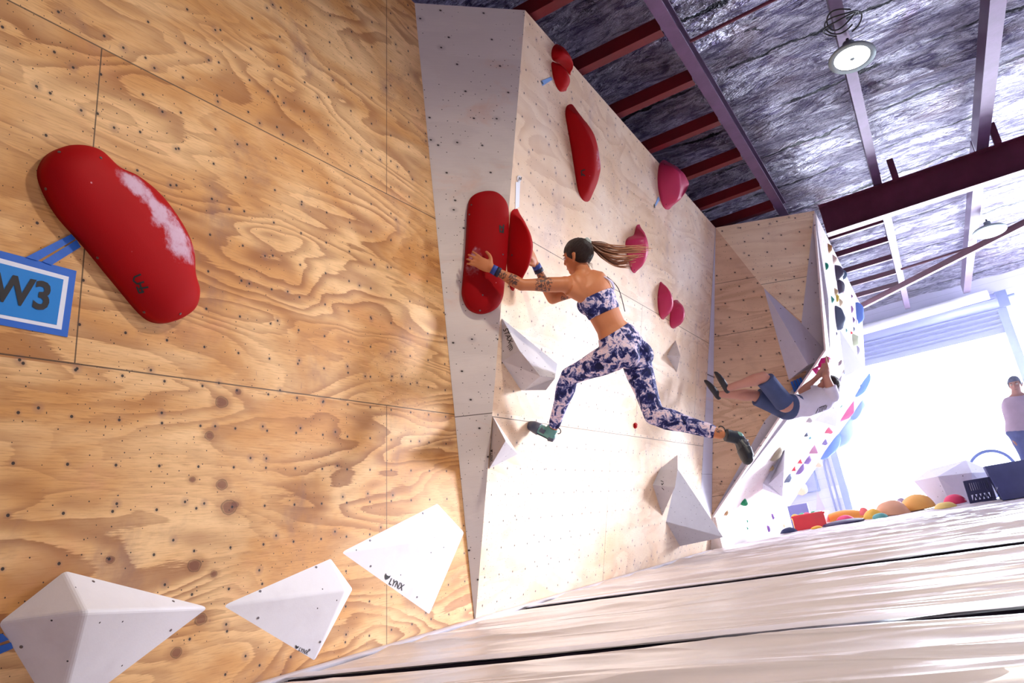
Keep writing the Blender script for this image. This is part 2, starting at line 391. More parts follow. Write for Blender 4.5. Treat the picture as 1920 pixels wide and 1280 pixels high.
wl_('wall_back_right', (JR+.15, YB, 3.28), (XR, YB+.2, ZC+.6))
wl_('wall_back_pier', (4.6, YB, -.3), (XR, YB+.2, 3.28))
wl_('wall_right', (XR, -4, -.3), (XR+.2, 13.5, ZC+.6)); wl_('wall_right_end', (XR, 17.3, -.3), (XR+.2, YB, ZC+.6)); wl_('wall_right_lintel', (XR, 13.5, 2.9), (XR+.2, 17.3, ZC+.6))
wl_('wall_front', (-6.5, -4.2, -.3), (XR, -4, ZC+.6)); wl_('wall_outer_left', (-6.7, -4.2, -.3), (-6.5, YB+.2, ZC+.6))
wl_('floor', (-6.7, -4.2, -.5), (XR+.2, YB+.2, -.3), M['conc'])

# foil insulation
n = NT('foil_insulation'); p = n.obj()
st = n.scale(p, (.55, 1.5, 1))
def ridge(x, k=2.0): return n.math('SUBTRACT', 1.0, n.math('ABSOLUTE', n.math('MULTIPLY_ADD', x, 2.0*k, -k)), clamp=True)
n1 = n.noise(st, 2.4, 4, .6, 1.4); n2 = n.noise(n.scale(p, (1.1, 3.0, 1), (2, 7, 0)), 4.5, 4, .62, 1.6); n3 = n.noise(n.scale(p, (1.6, 5.0, 1), (9, 3, 0)), 10, 3, .6, 1.0)
r1 = ridge(n1, 5.0); r2 = ridge(n2, 4.0); r3 = ridge(n3, 3.0)
mesh = n.voro(p, 17, 'DISTANCE_TO_EDGE', 1.0); wire = n.rng(mesh['Distance'], .03, .012)
sx = n.sep(p); ys = n.math('ADD', sx[1], n.math('MULTIPLY', n.math('SUBTRACT', n.noise(p, 2.2, 5, .65), .5), .34))
seam = n.math('ABSOLUTE', n.math('SUBTRACT', n.math('FRACT', n.math('DIVIDE', ys, .97)), .5))
seamk = n.math('MULTIPLY', n.rng(seam, .034, .012), n.rng(n.noise(p, 1.7, 2), .36, .5))
tn_ = n.noise(n.scale(p, (.8, 2.2, 1), (5, 5, 0)), 1.7, 6, .7, 2.0)
tear = n.math('MAXIMUM', n.rng(tn_, .655, .68), n.math('MULTIPLY', n.rng(n.math('ABSOLUTE', n.math('SUBTRACT', tn_, .47)), .009, .004), n.rng(n.noise(p, 2.9, 2), .5, .58)))
col = n.mix(n.rng(n.noise(n.scale(p, (1.0, 2.2, 1), (8, 2, 0)), 4.0, 5, .7, 1.2), .36, .64), rgb(112, 100, 142), rgb(236, 230, 248))  # blotches from dark to bright paint the foil's sparkle into its colour
col = n.mix(n.rng(n.noise(p, 1.3, 5, .6, 1.), .52, .72, 0., .6), col, rgb(146, 112, 122))
col = n.mix(n.rng(n.noise(n.scale(p, (1.2, 3.4, 1), (4, 1, 0)), 5.5, 5, .68, 2.2), .56, .68, 0., .8), col, (.07, .055, .12, 1)); col = n.mix(n.math('MULTIPLY', wire, .4), col, (.05, .04, .08, 1))
col = n.mix(n.math('MAXIMUM', seamk, n.math('MULTIPLY', tear, .92)), col, (.012, .01, .024, 1))
hgt = n.math('ADD', n.math('MULTIPLY', r1, .8), n.math('ADD', n.math('MULTIPLY', r2, .5), n.math('MULTIPLY', r3, .22)))
hgt = n.math('SUBTRACT', hgt, n.math('MULTIPLY', n.math('MAXIMUM', seamk, tear), .6))
M['foil'] = n.out(col, .28, .82, hgt, 1.0, .10)
nx, ny = 110, 150; vs = []; fs = []
for j in range(ny+1):
    for i in range(nx+1):
        x = -6.5+13.5*i/nx; y = -4+21.5*j/ny
        z = ZC+.05*noise.noise(Vector((x*.7, y*1.6, 0)))+.03*noise.noise(Vector((x*2.0, y*5, 3)))+.035*abs(math.sin(PI*y/.97))
        vs.append((x, y, z))
for j in range(ny):
    for i in range(nx): a = j*(nx+1)+i; fs.append((a, a+nx+1, a+nx+2, a+1))
ce = mesh_obj('ceiling', vs, fs, M['foil'], smooth=True); ce['kind'] = 'structure'
wl_('ceiling_deck', (-6.7, -4.2, ZC+.25), (XR+.2, YB+.2, ZC+.35), M['conc'])

# ------------------------------------------------------------------ steel
M['steel'] = simple('oxide_red_steel', rgb(96, 38, 62), .38, .25, .15, 5)
M['steel_red'] = simple('dark_red_steel', rgb(104, 12, 22), .42, .15, .15, 5)
M['steel_lilac'] = simple('purple_steel', rgb(104, 76, 112), .35, .35, .12, 5)
EX, EY, EZ = Vector((1, 0, 0)), Vector((0, 1, 0)), Vector((0, 0, 1))
def ibeam(w_, h, t=.012): return [(-w_, -h), (w_, -h), (w_, -h+t), (t/2, -h+t), (t/2, h-t), (w_, h-t), (w_, h), (-w_, h), (-w_, h-t), (-t/2, h-t), (-t/2, -h+t), (-w_, -h+t)]
def cchan(w_, h, t=.008): return [(-w_, -h), (w_, -h), (w_, -h+.02), (w_-t, -h+.02), (w_-t, -h+t), (-w_+t, -h+t), (-w_+t, h-t), (w_-t, h-t), (w_-t, h-.02), (w_, h-.02), (w_, h), (-w_, h)]
def thing_mesh(mb, name, mat, label, cat, group=None, smooth=False):
    o = mb.build(name, mat, base='auto', smooth=smooth); fixnormals(o); return tag(o, label, cat, group)
g = empty('main_girder', (0, 9.5, 3.6), 'big dark maroon steel girder crossing under the roof beside the end wall', 'girder')
b = MB(); b.prism(ibeam(.085, .19), (-.43, 9.5, 3.62), (XR, 9.5, 3.62), EY, EZ); fixnormals(b.build('girder_beam', M['steel'], g))
for x in (.42, 1.47):
    b = MB().box((x, 9.36, 3.8), (x+.07, 9.42, 4.05)); b.build('cleat', M['steel'], g)
def rafter(x, y0, y1, label, wd=.05, mat='steel_lilac'):
    b = MB(); b.prism(cchan(wd, .10), (x, y0, 3.92), (x, y1, 3.92), EX, EZ); return thing_mesh(b, 'rafter', M[mat], label, 'rafter')
rafter(-.83, -4, 9.5, 'purple steel rafter joined by the ladder of dark red rungs to the wall top')
rafter(.26, -4, 9.5, 'purple steel rafter behind the round white ceiling lamp', .045)
rafter(1.36, -4, 9.5, 'purple steel rafter nearest the right edge, on the near side of the girder', .06)
rafter(.28, 9.6, 17.0, 'pale purple steel rafter beyond the girder where short rungs meet it', .05)
rafter(1.36, 9.6, 17.0, 'pale purple steel rafter beyond the girder beside the yellowish lamp', .06)
ordn = ['nearest', 'second', 'third', 'fourth', 'fifth', 'sixth', 'farthest']
for i, y in enumerate((4.06, 4.86, 5.66, 6.48, 7.35, 8.25, 9.02)):
    b = MB(); b.prism(cchan(.045, .055), (-2.7, y, 3.86), (-.885, y, 3.86), EY, EZ)
    thing_mesh(b, 'roof_rung', M['steel_red'], ordn[i]+' dark red steel rung over the centre climbing wall, counted from the arete', 'steel rung', 'red rungs above the centre wall')
for i, y in enumerate((10.95, 11.88, 12.9, 13.87, 14.8)):
    b = MB(); b.prism(cchan(.03, .04), (-1.5, y, 3.86), (.225, y, 3.86), EY, EZ)
    thing_mesh(b, 'roof_rung', M['steel'], ['nearest', 'second', 'third', 'fourth', 'farthest'][i]+' thin maroon rung beyond the girder, counted from the girder', 'steel rung', 'rungs beyond the girder')
b = MB().tube([(-.75, 5.1, 3.8), (1.4, 5.02, 3.8)], [.014, .014], n=8); thing_mesh(b, 'tie_rod', M['steel'], 'thin dark tie rod under the foil between two rafters near the round lamp', 'rod')
b = MB().tube([(.3, 13.4, 3.75), (1.4, 13.3, 3.75)], [.02, .02], n=8); thing_mesh(b, 'tie_rod', M['steel'], 'thin tie rod between the two rafters beyond the girder', 'rod')
b = MB(); b.prism([(-.045, -.045), (.045, -.045), (.045, -.037), (-.037, -.037), (-.037, .045), (-.045, .045)], (-.44, 14.6, 3.6), (4.6, 9.75, 3.64), Vector((.7, .7, 0)), EZ)
thing_mesh(b, 'diagonal_brace', M['steel'], 'long diagonal maroon brace crossing beneath the far rafters', 'brace')

# lamps
M['lamp_glow'] = NT('lamp_lens').out((1, 1, 1, 1), .4, emit=(1, .96, .86, 1), estr=22)
M['lamp_glow2'] = NT('lamp_lens_yellow').out((1, 1, .9, 1), .4, emit=(1, .98, .7, 1), estr=4)
M['lamp_body'] = simple('lamp_body', rgb(150, 165, 168), .35, .4, .05)
M['dark'] = simple('black_plastic', rgb(26, 24, 32), .5, 0, .1)
def lamp(x, y, z, r, label, glow, power, col=(1, .93, .82)):
    t = empty('high_bay_lamp', (x, y, z), label, 'lamp')
    n_ = 40
    prof = [(.02, .15), (.045, .145), (.05, .055), (r*.62, .04), (r*1.02, .018), (r*1.1, .0), (r*1.08, -.012), (r*.82, -.004)]
    vs = []; fs = []
    for i in range(n_):
        a = 2*PI*i/n_
        for pr, pz in prof: vs.append((x+pr*math.cos(a), y+pr*math.sin(a), z+pz))
    m_ = len(prof)
    for i in range(n_):
        for k in range(m_-1): fs.append((i*m_+k, ((i+1) % n_)*m_+k, ((i+1) % n_)*m_+k+1, i*m_+k+1))
    o = mesh_obj('lamp_housing', vs, fs, M['lamp_body'], t, True); fixnormals(o)
    vs = [(x+r*.83*math.cos(2*PI*i/n_), y+r*.83*math.sin(2*PI*i/n_), z-.003) for i in range(n_)]+[(x, y, z-.006)]
    mesh_obj('lamp_lens', vs, [(n_, (i+1) % n_, i) for i in range(n_)], glow, t)
    MB().tube([(x, y, z-.008), (x, y, z-.016)], [r*.13, r*.11], n=16).build('lamp_sensor', M['lamp_body'], t)
    MB().tube([(x, y, z+.15), (x, y, z+.19)], [.012, .012], n=8).build('lamp_hook', M['dark'], t)
    t.rotation_euler = (-.16, .06, 0)
    if power:
        ld = bpy.data.lights.new('lamp_light', 'SPOT'); ld.energy = power; ld.color = col; ld.shadow_soft_size = r*.7; ld.spot_size = 2.9; ld.spot_blend = .6
        lo = bpy.data.objects.new('lamp_light', ld); C.objects.link(lo); lo.parent = t; lo.location = (0, 0, -.05)
lamp(.27, 5.97, 3.62, .16, 'round white high bay lamp with grey rim hanging from the rafter', M['lamp_glow'], 130)
lamp(1.49, 12.2, 3.62, .2, 'yellowish glowing round lamp beyond the girder', M['lamp_glow2'], 20)
lamp(.27, 3.1, 3.62, .16, 'added unseen lamp on the same rafter, nearer the camera, brightening the walls', M['lamp_glow'], 260, (1, .86, .68))  # added out of view to brighten the upper left and centre walls
lamp(.6, .9, 3.62, .16, 'round high bay lamp above the near mats', M['lamp_glow'], 85, (1, .84, .64))
b = MB()
for k in range(3):
    pts = [Vector((.27+.10*math.cos(a)*(1+.2*k), 5.6+.12*math.sin(a)+.05*k, 3.76+.02*math.sin(2*a+k))) for a in [2*PI*i/16+k for i in range(15)]]
    b.tube(spline(pts, 3), [.006]*len(spline(pts, 3)), n=6)
thing_mesh(b, 'lamp_cable', M['dark'], 'loose coils of black cable hanging from the rafter above the round lamp', 'cable', smooth=True)

# ------------------------------------------------------------------ back wall: roller door
M['curtain'] = simple('roller_curtain', rgb(118, 120, 186), .45, .3, .05)
M['white'] = simple('white_paint', rgb(225, 222, 230), .5, 0, .04)
M['blue_metal'] = simple('blue_grey_metal', rgb(100, 110, 165), .5, .3, .1)
d = empty('door_1', (0, YB, -.3), None, None); d['kind'] = 'structure'
zb, yd = 2.93, YB-.12
vs = []; fs = []; N = 160
z0, z1 = zb+.1, 3.62
for i in range(N+1):
    z = z0+(z1-z0)*i/N; y = yd+.035*math.sin(2*PI*(z-z0)/.098)-.16*((z-z0)/(z1-z0))**2
    vs += [(JL-.05, y, z), (JR, y, z)]
for i in range(N): fs.append((2*i, 2*i+1, 2*i+3, 2*i+2))
mesh_obj('door_curtain', vs, fs, M['curtain'], d, True)
MB().box((JL-.05, yd-.02, zb), (JR, yd+.02, z0+.01)).build('door_bottom_rail', M['curtain'], d)
MB().tube([(JL-.1, yd+.0, 3.58), (JR+.03, yd+.0, 3.58)], [.17, .17], n=24).build('door_drum', M['curtain'], d, True)
MB().box((JR-.02, yd-.07, -.3), (JR+.14, yd+.06, 3.5)).build('door_track', M['blue_metal'], d)
MB().box((JL-.14, yd-.05, -.3), (JL+.0, yd+.06, 3.5)).build('door_track', M['blue_metal'], d)
b = MB().box((JR+.02, yd-.1, 3.42), (JR+.22, yd-.04, 3.75)).tube([(JR, yd-.05, 3.6), (JR+.34, yd-.05, 3.62)], [.025, .025], n=8); b.build('door_bracket', M['blue_metal'], d)
b = MB().tube([(JL-.8, yd-.3, 3.60), (JR-.1, yd-.3, 3.70)], [.1, .1], n=20)
thing_mesh(b, 'white_duct', M['white'], 'long white round duct running above the roller door', 'duct', smooth=True)

# ------------------------------------------------------------------ crash mats
n = NT('mat_vinyl'); p = n.pos()
def mridge(x, k): return n.math('POWER', n.math('SUBTRACT', 1.0, n.math('ABSOLUTE', n.math('MULTIPLY_ADD', x, 2.0*k, -k)), clamp=True), 1.6)
q1 = mridge(n.noise(n.scale(p, (.20, 1.5, 1)), 1.5, 1, .4, .35), 4.0); q2 = mridge(n.noise(n.scale(p, (.26, 2.2, 1), (4, 4, 0)), 2.2, 1, .4, .5), 4.0)
qh = n.math('ADD', q1, n.math('ADD', n.math('MULTIPLY', q2, .5), n.math('MULTIPLY', n.noise(n.scale(p, (1, 2.0, 1)), 9, 3, .5, .6), .10)))
M['mat'] = n.out(n.mix(n.noise(n.scale(p, (1, 2, 1)), 2, 5, .6), rgb(214, 208, 212), rgb(234, 230, 238)), .27, 0., qh, .9, .015, spec=.8)
M['flap'] = simple('mat_flap', rgb(206, 202, 214), .5, 0, .05, 6)
M['gap'] = simple('mat_side', rgb(30, 22, 48), .8, 0, .1)
def rid(x): return 1-abs(2*(x-math.floor(x))-1)
def wrinkle(x, y, k):
    v = .012*noise.noise(Vector((x*.35+k, y*2.4, 1.3*k)))
    r = 1-min(1, abs(noise.noise(Vector((x*.28, y*2.6+.3*math.sin(x*.8+k)+.12*x, 5+k))))*2.6); v += .022*r*r*r
    r = 1-min(1, abs(noise.noise(Vector((x*.5, y*4.6-.2*x, 15+k))))*2.4); v += .007*r*r
    r = 1-min(1, abs(noise.noise(Vector((x*.4, y*9.5+.5*x, 25+k))))*2.2); v += .0035*r*r
    v += .005*(1-abs(noise.noise(Vector((x*1.3, y*9.0+.3*x, 9+k))))*2)
    # bunched folds
    m = max(0, noise.noise(Vector((x*.8+3*k, y*1.1, 20))))
    v += .05*m*m*(1-abs(noise.noise(Vector((x*3.2+y*2.0, y*2.2-x*1.5, 30+k))))*1.7)
    return v
YS = [-1.6, .36, 2.38, 4.41, 6.45, 9.09, 11.85]
mlab = ['crash mat nearest the camera at the bottom edge of the picture', 'pale vinyl crash mat in front of the long black seam', 'pale vinyl crash mat with bunched folds between the two black seams', 'pale crash mat beneath the centre climbing wall', 'wrinkled crash mat in front of the folded far mats', 'farthest crash mat, with the loose holds and crates on it']
mlab[4] = 'pale crash mat level with the pair of large grey volumes'
def wallx(y): return X0+.012
for k in range(6):
    y0, y1 = YS[k], YS[k+1]-.028; x0, x1 = (X0+.08 if k < 5 else -2.47), XR-.3
    nx = 190 if k < 5 else 110; ny = int((y1-y0)*(72 if k < 3 else 40))
    vs = []; fs = []
    for j in range(ny+1):
        for i in range(nx+1):
            s_ = i/nx; x = x0+(x1-x0)*s_**1.25; y = y0+(y1-y0)*j/ny
            e = min(y-y0-.07, y1-y); ex = x-x0
            z = wrinkle(x, y, k*1.7)*max(.12, min(1, e/.16))*min(1, ex/.1+.1)-.009*math.exp(-(y1-y)/.03)
            yy = y+(.012*noise.noise(Vector((x*2.2, k*3, 7))) if (j in (0, ny)) else 0)
            vs.append((x, yy, z))
    for j in range(ny):
        for i in range(nx): a = j*(nx+1)+i; fs.append((a, a+1, a+nx+2, a+nx+1))
    t = empty('crash_mat', ((x0+x1)/2, (y0+y1)/2, -.3), mlab[k], 'crash mat')
    mesh_obj('mat_cover', vs, fs, M['mat'], t, True)
    MB().box((x0, y0+.006, -.3), (x1, y1-.006, -.03)).box((x0, y0-.004, -.03), (x1, y0+.01, .000)).build('mat_core', M['gap'], t)
    # velcro flap along the near seam
    if k > 0:
        vs = []; fs = []; nn = 200
        for i in range(nn+1):
            x = x0+(x1-x0)*(i/nn)**1.25
            wv = .004*noise.noise(Vector((x*5, k*2, 0)))
            for q, (dy, dz) in enumerate(((-.012, -.006), (-.012, .004), (.075, .007), (.085, .001))):
                vs.append((x, y0+dy+.006*noise.noise(Vector((x*2.2, k*3, 7))), dz+wv+.004+.12*wrinkle(x, y0+.05, k*1.7)))
        for i in range(nn):
            for q in range(1, 3): fs.append((i*4+q, i*4+q+1, i*4+q+5, i*4+q+4))
        mesh_obj('seam_flap', vs, fs, M['flap'], t, True)
b = MB(); b.prism([(0, -.02), (.055, -.02), (.06, .012), (.045, .018), (.0, .018)], (X0+.012, -1, 0), (X0+.012, 8.95, 0), EX, EZ)
tag(fixnormals(b.build('mat_edging', M['flap'], base='auto')), 'pale vinyl edging strip where the mats meet the plywood wall', 'mat edging')

# ------------------------------------------------------------------ holds and volumes
def bvh_of(vs, fs): return BVHTree.FromPolygons([tuple(v) for v in vs], fs)
def world_mesh(o):
    b = parent_world(o); return [Vector(v.co)+b for v in o.data.vertices], [tuple(p.vertices) for p in o.data.polygons]
def decal_px(name, strokes, bvh, mat, parent=None, off=.0015, wd=2.0, closed=False):
    """strokes: polylines seen at these pixels, laid on the surface found by bvh"""
    mb = MB()
    for st in strokes:
        P = []
        for i in range(len(st)-1):
            (a, b), (c, d) = st[i], st[i+1]; k = max(1, int(math.hypot(c-a, d-b)/2.5))
            P += [(a+(c-a)*t/k, b+(d-b)*t/k) for t in range(k)]
        P.append(st[-1]); L = []; Rr = []
        for i, (x, y) in enumerate(P):
            x0, y0 = P[max(i-1, 0)]; x1, y1 = P[min(i+1, len(P)-1)]; l = math.hypot(x1-x0, y1-y0) or 1
            nx_, ny_ = -(y1-y0)/l*wd/2, (x1-x0)/l*wd/2
            for lst, sg in ((L, 1), (Rr, -1)):
                h = bvh.ray_cast(CAM, ray(x+sg*nx_, y+sg*ny_).normalized())
                if h[0] is None: lst.append(None); continue
                nn = h[1] if h[1].dot(ray(x, y)) < 0 else -h[1]
                lst.append(h[0]+nn*off)
        for i in range(len(P)-1):
            q = [L[i], L[i+1], Rr[i+1], Rr[i]]
            if None not in q: mb.add(q, [(0, 1, 2, 3)])
    return mb.build(name, mat, parent)
def text_px(name, txt, o, ux, uy, size, bvh, mat, parent, off=.0015, bold=0.0, shear=0.0):
    """text whose baseline starts at pixel o and runs along ux; uy is the cap-height pixel vector"""
    cu = bpy.data.curves.new('t', 'FONT'); cu.body = txt; cu.size = 1.0; cu.offset = bold; cu.resolution_u = 3; cu.shear = shear
    ob = bpy.data.objects.new('t', cu); C.objects.link(ob); bpy.context.view_layer.update()
    me = ob.evaluated_get(bpy.context.evaluated_depsgraph_get()).to_mesh()
    V = [v.co.copy() for v in me.vertices]; Fc = [tuple(p.vertices) for p in me.polygons]
    ob.evaluated_get(bpy.context.evaluated_depsgraph_get()).to_mesh_clear(); bpy.data.objects.remove(ob); bpy.data.curves.remove(cu)
    xs = max(v.x for v in V); out = []
    for v in V:
        x = v.x/xs; y = v.y/.69
        px, py = o[0]+ux[0]*x+uy[0]*y, o[1]+ux[1]*x+uy[1]*y
        h = bvh.ray_cast(CAM, ray(px, py).normalized())
        if h[0] is None: h = bvh.find_nearest(CAM+ray(px, py).normalized()*5)
        nn = h[1] if h[1].dot(ray(px, py)) < 0 else -h[1]
        out.append(h[0]+nn*off)
    return mesh_obj(name, out, Fc, mat, parent)
def slice_w(poly, i):
    x, y = poly[i]; xs = []
    n_ = len(poly)
    for k in range(n_):
        (a, b), (c, d) = poly[k], poly[(k+1) % n_]
        if (b-y)*(d-y) <= 0 and b != d: xs.append(a+(c-a)*(y-b)/(d-b))
    if len(xs) < 2 or max(xs)-min(xs) < 1e-3: return .5
    return (x-min(xs))/(max(xs)-min(xs))
def dome(name, outline, spine, H, pl, mat, label, cat='climbing hold', group=None, obl=.55, rings=10, pw=2.0, lump=None, seg=7, flat=1.0, tp=2.6):
    ol = [(p.x, p.y) for p in spline([(x, y, 0) for x, y in outline], seg, True)]
    n_ = len(ol); nrm = pl[0]
    wv = [slice_w(ol, i) for i in range(n_)]
    wv = [sum(wv[(i+k) % n_] for k in range(-4, 5))/9 for i in range(n_)]
    mx = sum(x for x, y in ol)/n_; my = sum(y for x, y in ol)/n_
    cxx = sum((x-mx)**2 for x, y in ol); cyy = sum((y-my)**2 for x, y in ol); cxy = sum((x-mx)*(y-my) for x, y in ol)
    th = .5*math.atan2(2*cxy, cxx-cyy); ax_ = (math.cos(th), math.sin(th))
    smax = max((x-mx)*ax_[0]+(y-my)*ax_[1] for x, y in ol); smin = min((x-mx)*ax_[0]+(y-my)*ax_[1] for x, y in ol)
    def taper(x, y):
        if not obl: return 1.0
        q = (2*((x-mx)*ax_[0]+(y-my)*ax_[1])-smax-smin)/(smax-smin); return max(.0, 1-min(1, abs(q))**tp)
    B = []
    for i, (x, y) in enumerate(ol):
        P = hit(x, y, pl, H*obl*wv[i]*taper(x, y)); B.append(P-nrm*(nrm.dot(P)-pl[1]))
    S = [hit(x, y, pl, H*obl*.5) for x, y in spine]; S = [P-nrm*(nrm.dot(P)-pl[1]) for P in S]
    def near(P):
        best = None
        if len(S) == 1: return S[0]
        for a, b in zip(S, S[1:]):
            t_ = max(0, min(1, (P-a).dot(b-a)/max(1e-9, (b-a).length_squared))); q = a+(b-a)*t_
            if best is None or (q-P).length < best[0]: best = ((q-P).length, q)
        return best[1]
    vs = []; fs = []
    cen = sum(B, Vector())/n_
    for k in range(rings+1):
        a = (k/rings)*PI/2; g = math.cos(a)**flat; h = H*math.sin(a)**(2/pw)
        for i in range(n_):
            q = near(B[i]); P = q+(B[i]-q)*g
            hh = h
            if obl: hh *= taper(*proj(P+nrm*h*.5))
            if lump: hh *= lump(P-cen)
            vs.append(P+nrm*hh)
    # smooth inner ring onto the spine
    for k in range(rings):
        for i in range(n_): fs.append((k*n_+i, k*n_+(i+1) % n_, (k+1)*n_+(i+1) % n_, (k+1)*n_+i))
    vs += [v-nrm*.0 for v in []]
    bm = bmesh.new(); bv = [bm.verts.new(v-cen) for v in vs]
    for f in fs:
        try: bm.faces.new([bv[i] for i in f])
        except ValueError: pass
    bmesh.ops.remove_doubles(bm, verts=bm.verts, dist=.0015)
    inner = [v for v in bm.verts if nrm.dot(v.co+cen)-pl[1] > H*.55]
    for _ in range(14): bmesh.ops.smooth_vert(bm, verts=inner, factor=.5, use_axis_x=True, use_axis_y=True, use_axis_z=True)
    bmesh.ops.holes_fill(bm, edges=[e for e in bm.edges if e.is_boundary], sides=0)
    bmesh.ops.recalc_face_normals(bm, faces=bm.faces)
    for f in bm.faces: f.smooth = True
    me = bpy.data.meshes.new(name); bm.to_mesh(me); bm.free(); me.materials.append(mat)
    o = bpy.data.objects.new(name, me); C.objects.link(o); o.location = cen
    return tag(o, label, cat, group)
def as_thing(o, name, part):
    """turn a single mesh into a thing with the mesh as its body part"""
    t = empty(name, o.location, o['label'], o['category'], o.get('group'))
    for k in ('label', 'category', 'group'):
        if k in o: del o[k]
    o.name = part; o.parent = t; o.location = (0, 0, 0)
    return t, o
def volume(name, V, F, pl, mat, label, group=None, bv=.004, cat='climbing volume'):
    """V: (px, py, height over the wall); first face list is visible, base closed on the wall"""
    P = [hit(x, y, pl, h) for x, y, h in V]; nrm = pl[0]
    bm = bmesh.new(); vv = [bm.verts.new(p) for p in P]
    base = {i: (bm.verts.new(p-nrm*(nrm.dot(p)-pl[1])) if V[i][2] > .001 else vv[i]) for i, p in enumerate(P)}
    for f in F: bm.faces.new([vv[i] for i in f])
    bm.edges.ensure_lookup_table()
    for e in [e for e in bm.edges if e.is_boundary]:
        a, b = e.verts; ia, ib = vv.index(a), vv.index(b)
        loop = [a, b]+([base[ib]] if base[ib] is not b else [])+([base[ia]] if base[ia] is not a else [])
        if len(loop) > 2:
            try: bm.faces.new(loop)
            except ValueError: pass
    bmesh.ops.recalc_face_normals(bm, faces=bm.faces)
    cen = sum(P, Vector())/len(P)
    for v in bm.verts: v.co -= cen
    me = bpy.data.meshes.new(name); bm.to_mesh(me); bm.free(); me.materials.append(mat)
    o = bpy.data.objects.new(name, me); C.objects.link(o); o.location = cen
    # face uvs
    face_uv(o)
    if bv: bevel(o, bv, 3)
    return tag(o, label, cat, group)

def holdmat(name, c, chalk=.3, rough=.5):
    n = NT(name); o = n.obj()
    col = n.mix(n.rng(n.noise(o, 4, 4), .3, .7, 0., .25), c, tuple(x*.6 for x in c[:3])+(1,))
    ch = n.rng(n.noise(o, 7, 6, .68, .5), .60, .76, 0., chalk)
    col = n.mix(ch, col, (.80, .68, .74, 1))
    return n.out(col, rough, 0., n.noise(o, 260, 2), .25, .0015, spec=.35)
def redmat(name, chalk_at=(), c=rgb(176, 0, 12)):
    n = NT(name); o = n.pos()
    col = n.mix(n.noise(n.obj(), 3, 3), c, tuple(x*.72 for x in c[:3])+(1,))
    for (pt, r, amt) in chalk_at:
        dd = n.vmath('DISTANCE', o, tuple(pt)); dd = n.math('ADD', dd, n.math('MULTIPLY_ADD', n.noise(o, 14, 6, .7), r*2.2, -r*1.1))
        col = n.mix(n.rng(dd, r, r*.2, 0., amt), col, rgb(206, 176, 200))
    sp = n.voro(n.obj(), 26, dim='3D'); g = n.sep(sp['Color'])
    col = n.mix(n.math('MULTIPLY', n.rng(sp['Distance'], .13, .07), n.math('GREATER_THAN', g[0], .93)), col, rgb(215, 150, 160))
    return n.out(col, .65, 0., n.noise(n.obj(), 300, 2), .3, .0012, spec=.15)
M['ink'] = NT('black_ink').out((.012, .01, .014, 1), .6)
def screws(t, pts, bv_, mat=None):
    for (x, y) in pts:
        h = bv_.ray_cast(CAM, ray(x, y).normalized())
        if h[0] is None: continue
        nn = h[1] if h[1].dot(ray(x, y)) < 0 else -h[1]
        MB().tube([h[0]-nn*.003, h[0]+nn*.002], [.006, .005], n=10).build('bolt', mat or M['bolt'], t)
M['bolt'] = simple('screw_metal', rgb(120, 115, 120), .35, .8, .1)
GLY = [[(0, 0), (.12, .5), (.42, .62), (.72, .36)], [(.40, 1.0), (.52, .55), (.66, .2)], [(.55, .72), (.95, .52)], [(.62, .45), (.86, .95)], [(.3, .2), (.42, .62)]]
def glyph(o, ux, uy): return [[(o[0]+ux[0]*x+uy[0]*y, o[1]+ux[1]*x+uy[1]*y) for x, y in s_] for s_ in GLY]

# big red hold on the left wall
ch = [(hit(240+i*14, 338+i*12+i*i*.9, W1, .07), .05+.004*i, .9) for i in range(8)]+[(hit(300, 410, W1, .09), .05, .7)]
o = dome('red_hold', [(70, 335), (78, 300), (105, 280), (140, 275), (178, 286), (212, 316), (250, 334), (295, 372), (333, 425), (352, 470), (355, 515), (363, 550), (354, 582), (325, 602), (292, 606), (262, 590), (215, 535), (155, 462), (100, 398)],
     [(132, 335), (215, 410), (275, 480), (312, 550)], .10, W1, redmat('red_chalked', ch), 'large red rounded hold with white chalk on its upper edge, on the left plywood wall', obl=0, pw=3.2)
t, o = as_thing(o, 'red_hold', 'hold_body'); bv_ = bvh_of(*world_mesh(o))
decal_px('black_marking', [[(264, 514), (252, 519), (250, 526), (257, 532), (270, 528)], [(256, 537), (261, 549), (270, 546)], [(262, 532), (268, 549)], [(260, 541), (278, 538)]], bv_, M['ink'], t, wd=3.4, off=.002)
screws(t, [(111, 285), (86, 354), (189, 296), (183, 483), (203, 524), (270, 585), (338, 588)], bv_)

# long red pill on the arete panel
ch = [(hit(893, 478, WA, .10), .07, .8), (hit(885, 500, WA, .10), .07, .6)]
o = dome('red_hold', [(876, 392), (883, 370), (905, 360), (930, 362), (948, 380), (953, 405), (952, 440), (949, 490), (945, 530), (941, 560), (928, 580), (902, 589), (878, 580), (866, 555), (867, 525), (871, 480), (874, 430)],
     [(912, 398), (908, 470), (903, 548)], .075, WA, redmat('red_pill', ch, rgb(160, 0, 12)), 'long red pill-shaped macro hold on the pale arete panel under her left hand', obl=.0, pw=3.2)
t, o = as_thing(o, 'red_hold', 'hold_body'); PILL = bvh_of(*world_mesh(o))
decal_px('black_marking', [[(937, 422), (938, 436)], [(938, 424), (944, 429), (940, 436)], [(944, 421), (943, 437)]], PILL, M['ink'], t, wd=2.6, off=.002)
screws(t, [(884, 384), (880, 402), (943, 477), (900, 582), (905, 553)], PILL)
o = dome('red_hold', [(958, 398), (968, 391), (977, 398), (985, 418), (993, 442), (996, 465), (992, 490), (982, 513), (972, 532), (963, 545), (956, 538), (952, 515), (950, 490), (952, 450), (955, 420)],
     [(964, 420), (966, 460), (963, 510)], .17, W2, redmat('red_plain'), 'red rounded macro hold just right of the pill, gripped by her right hand', obl=.55, pw=1.9)
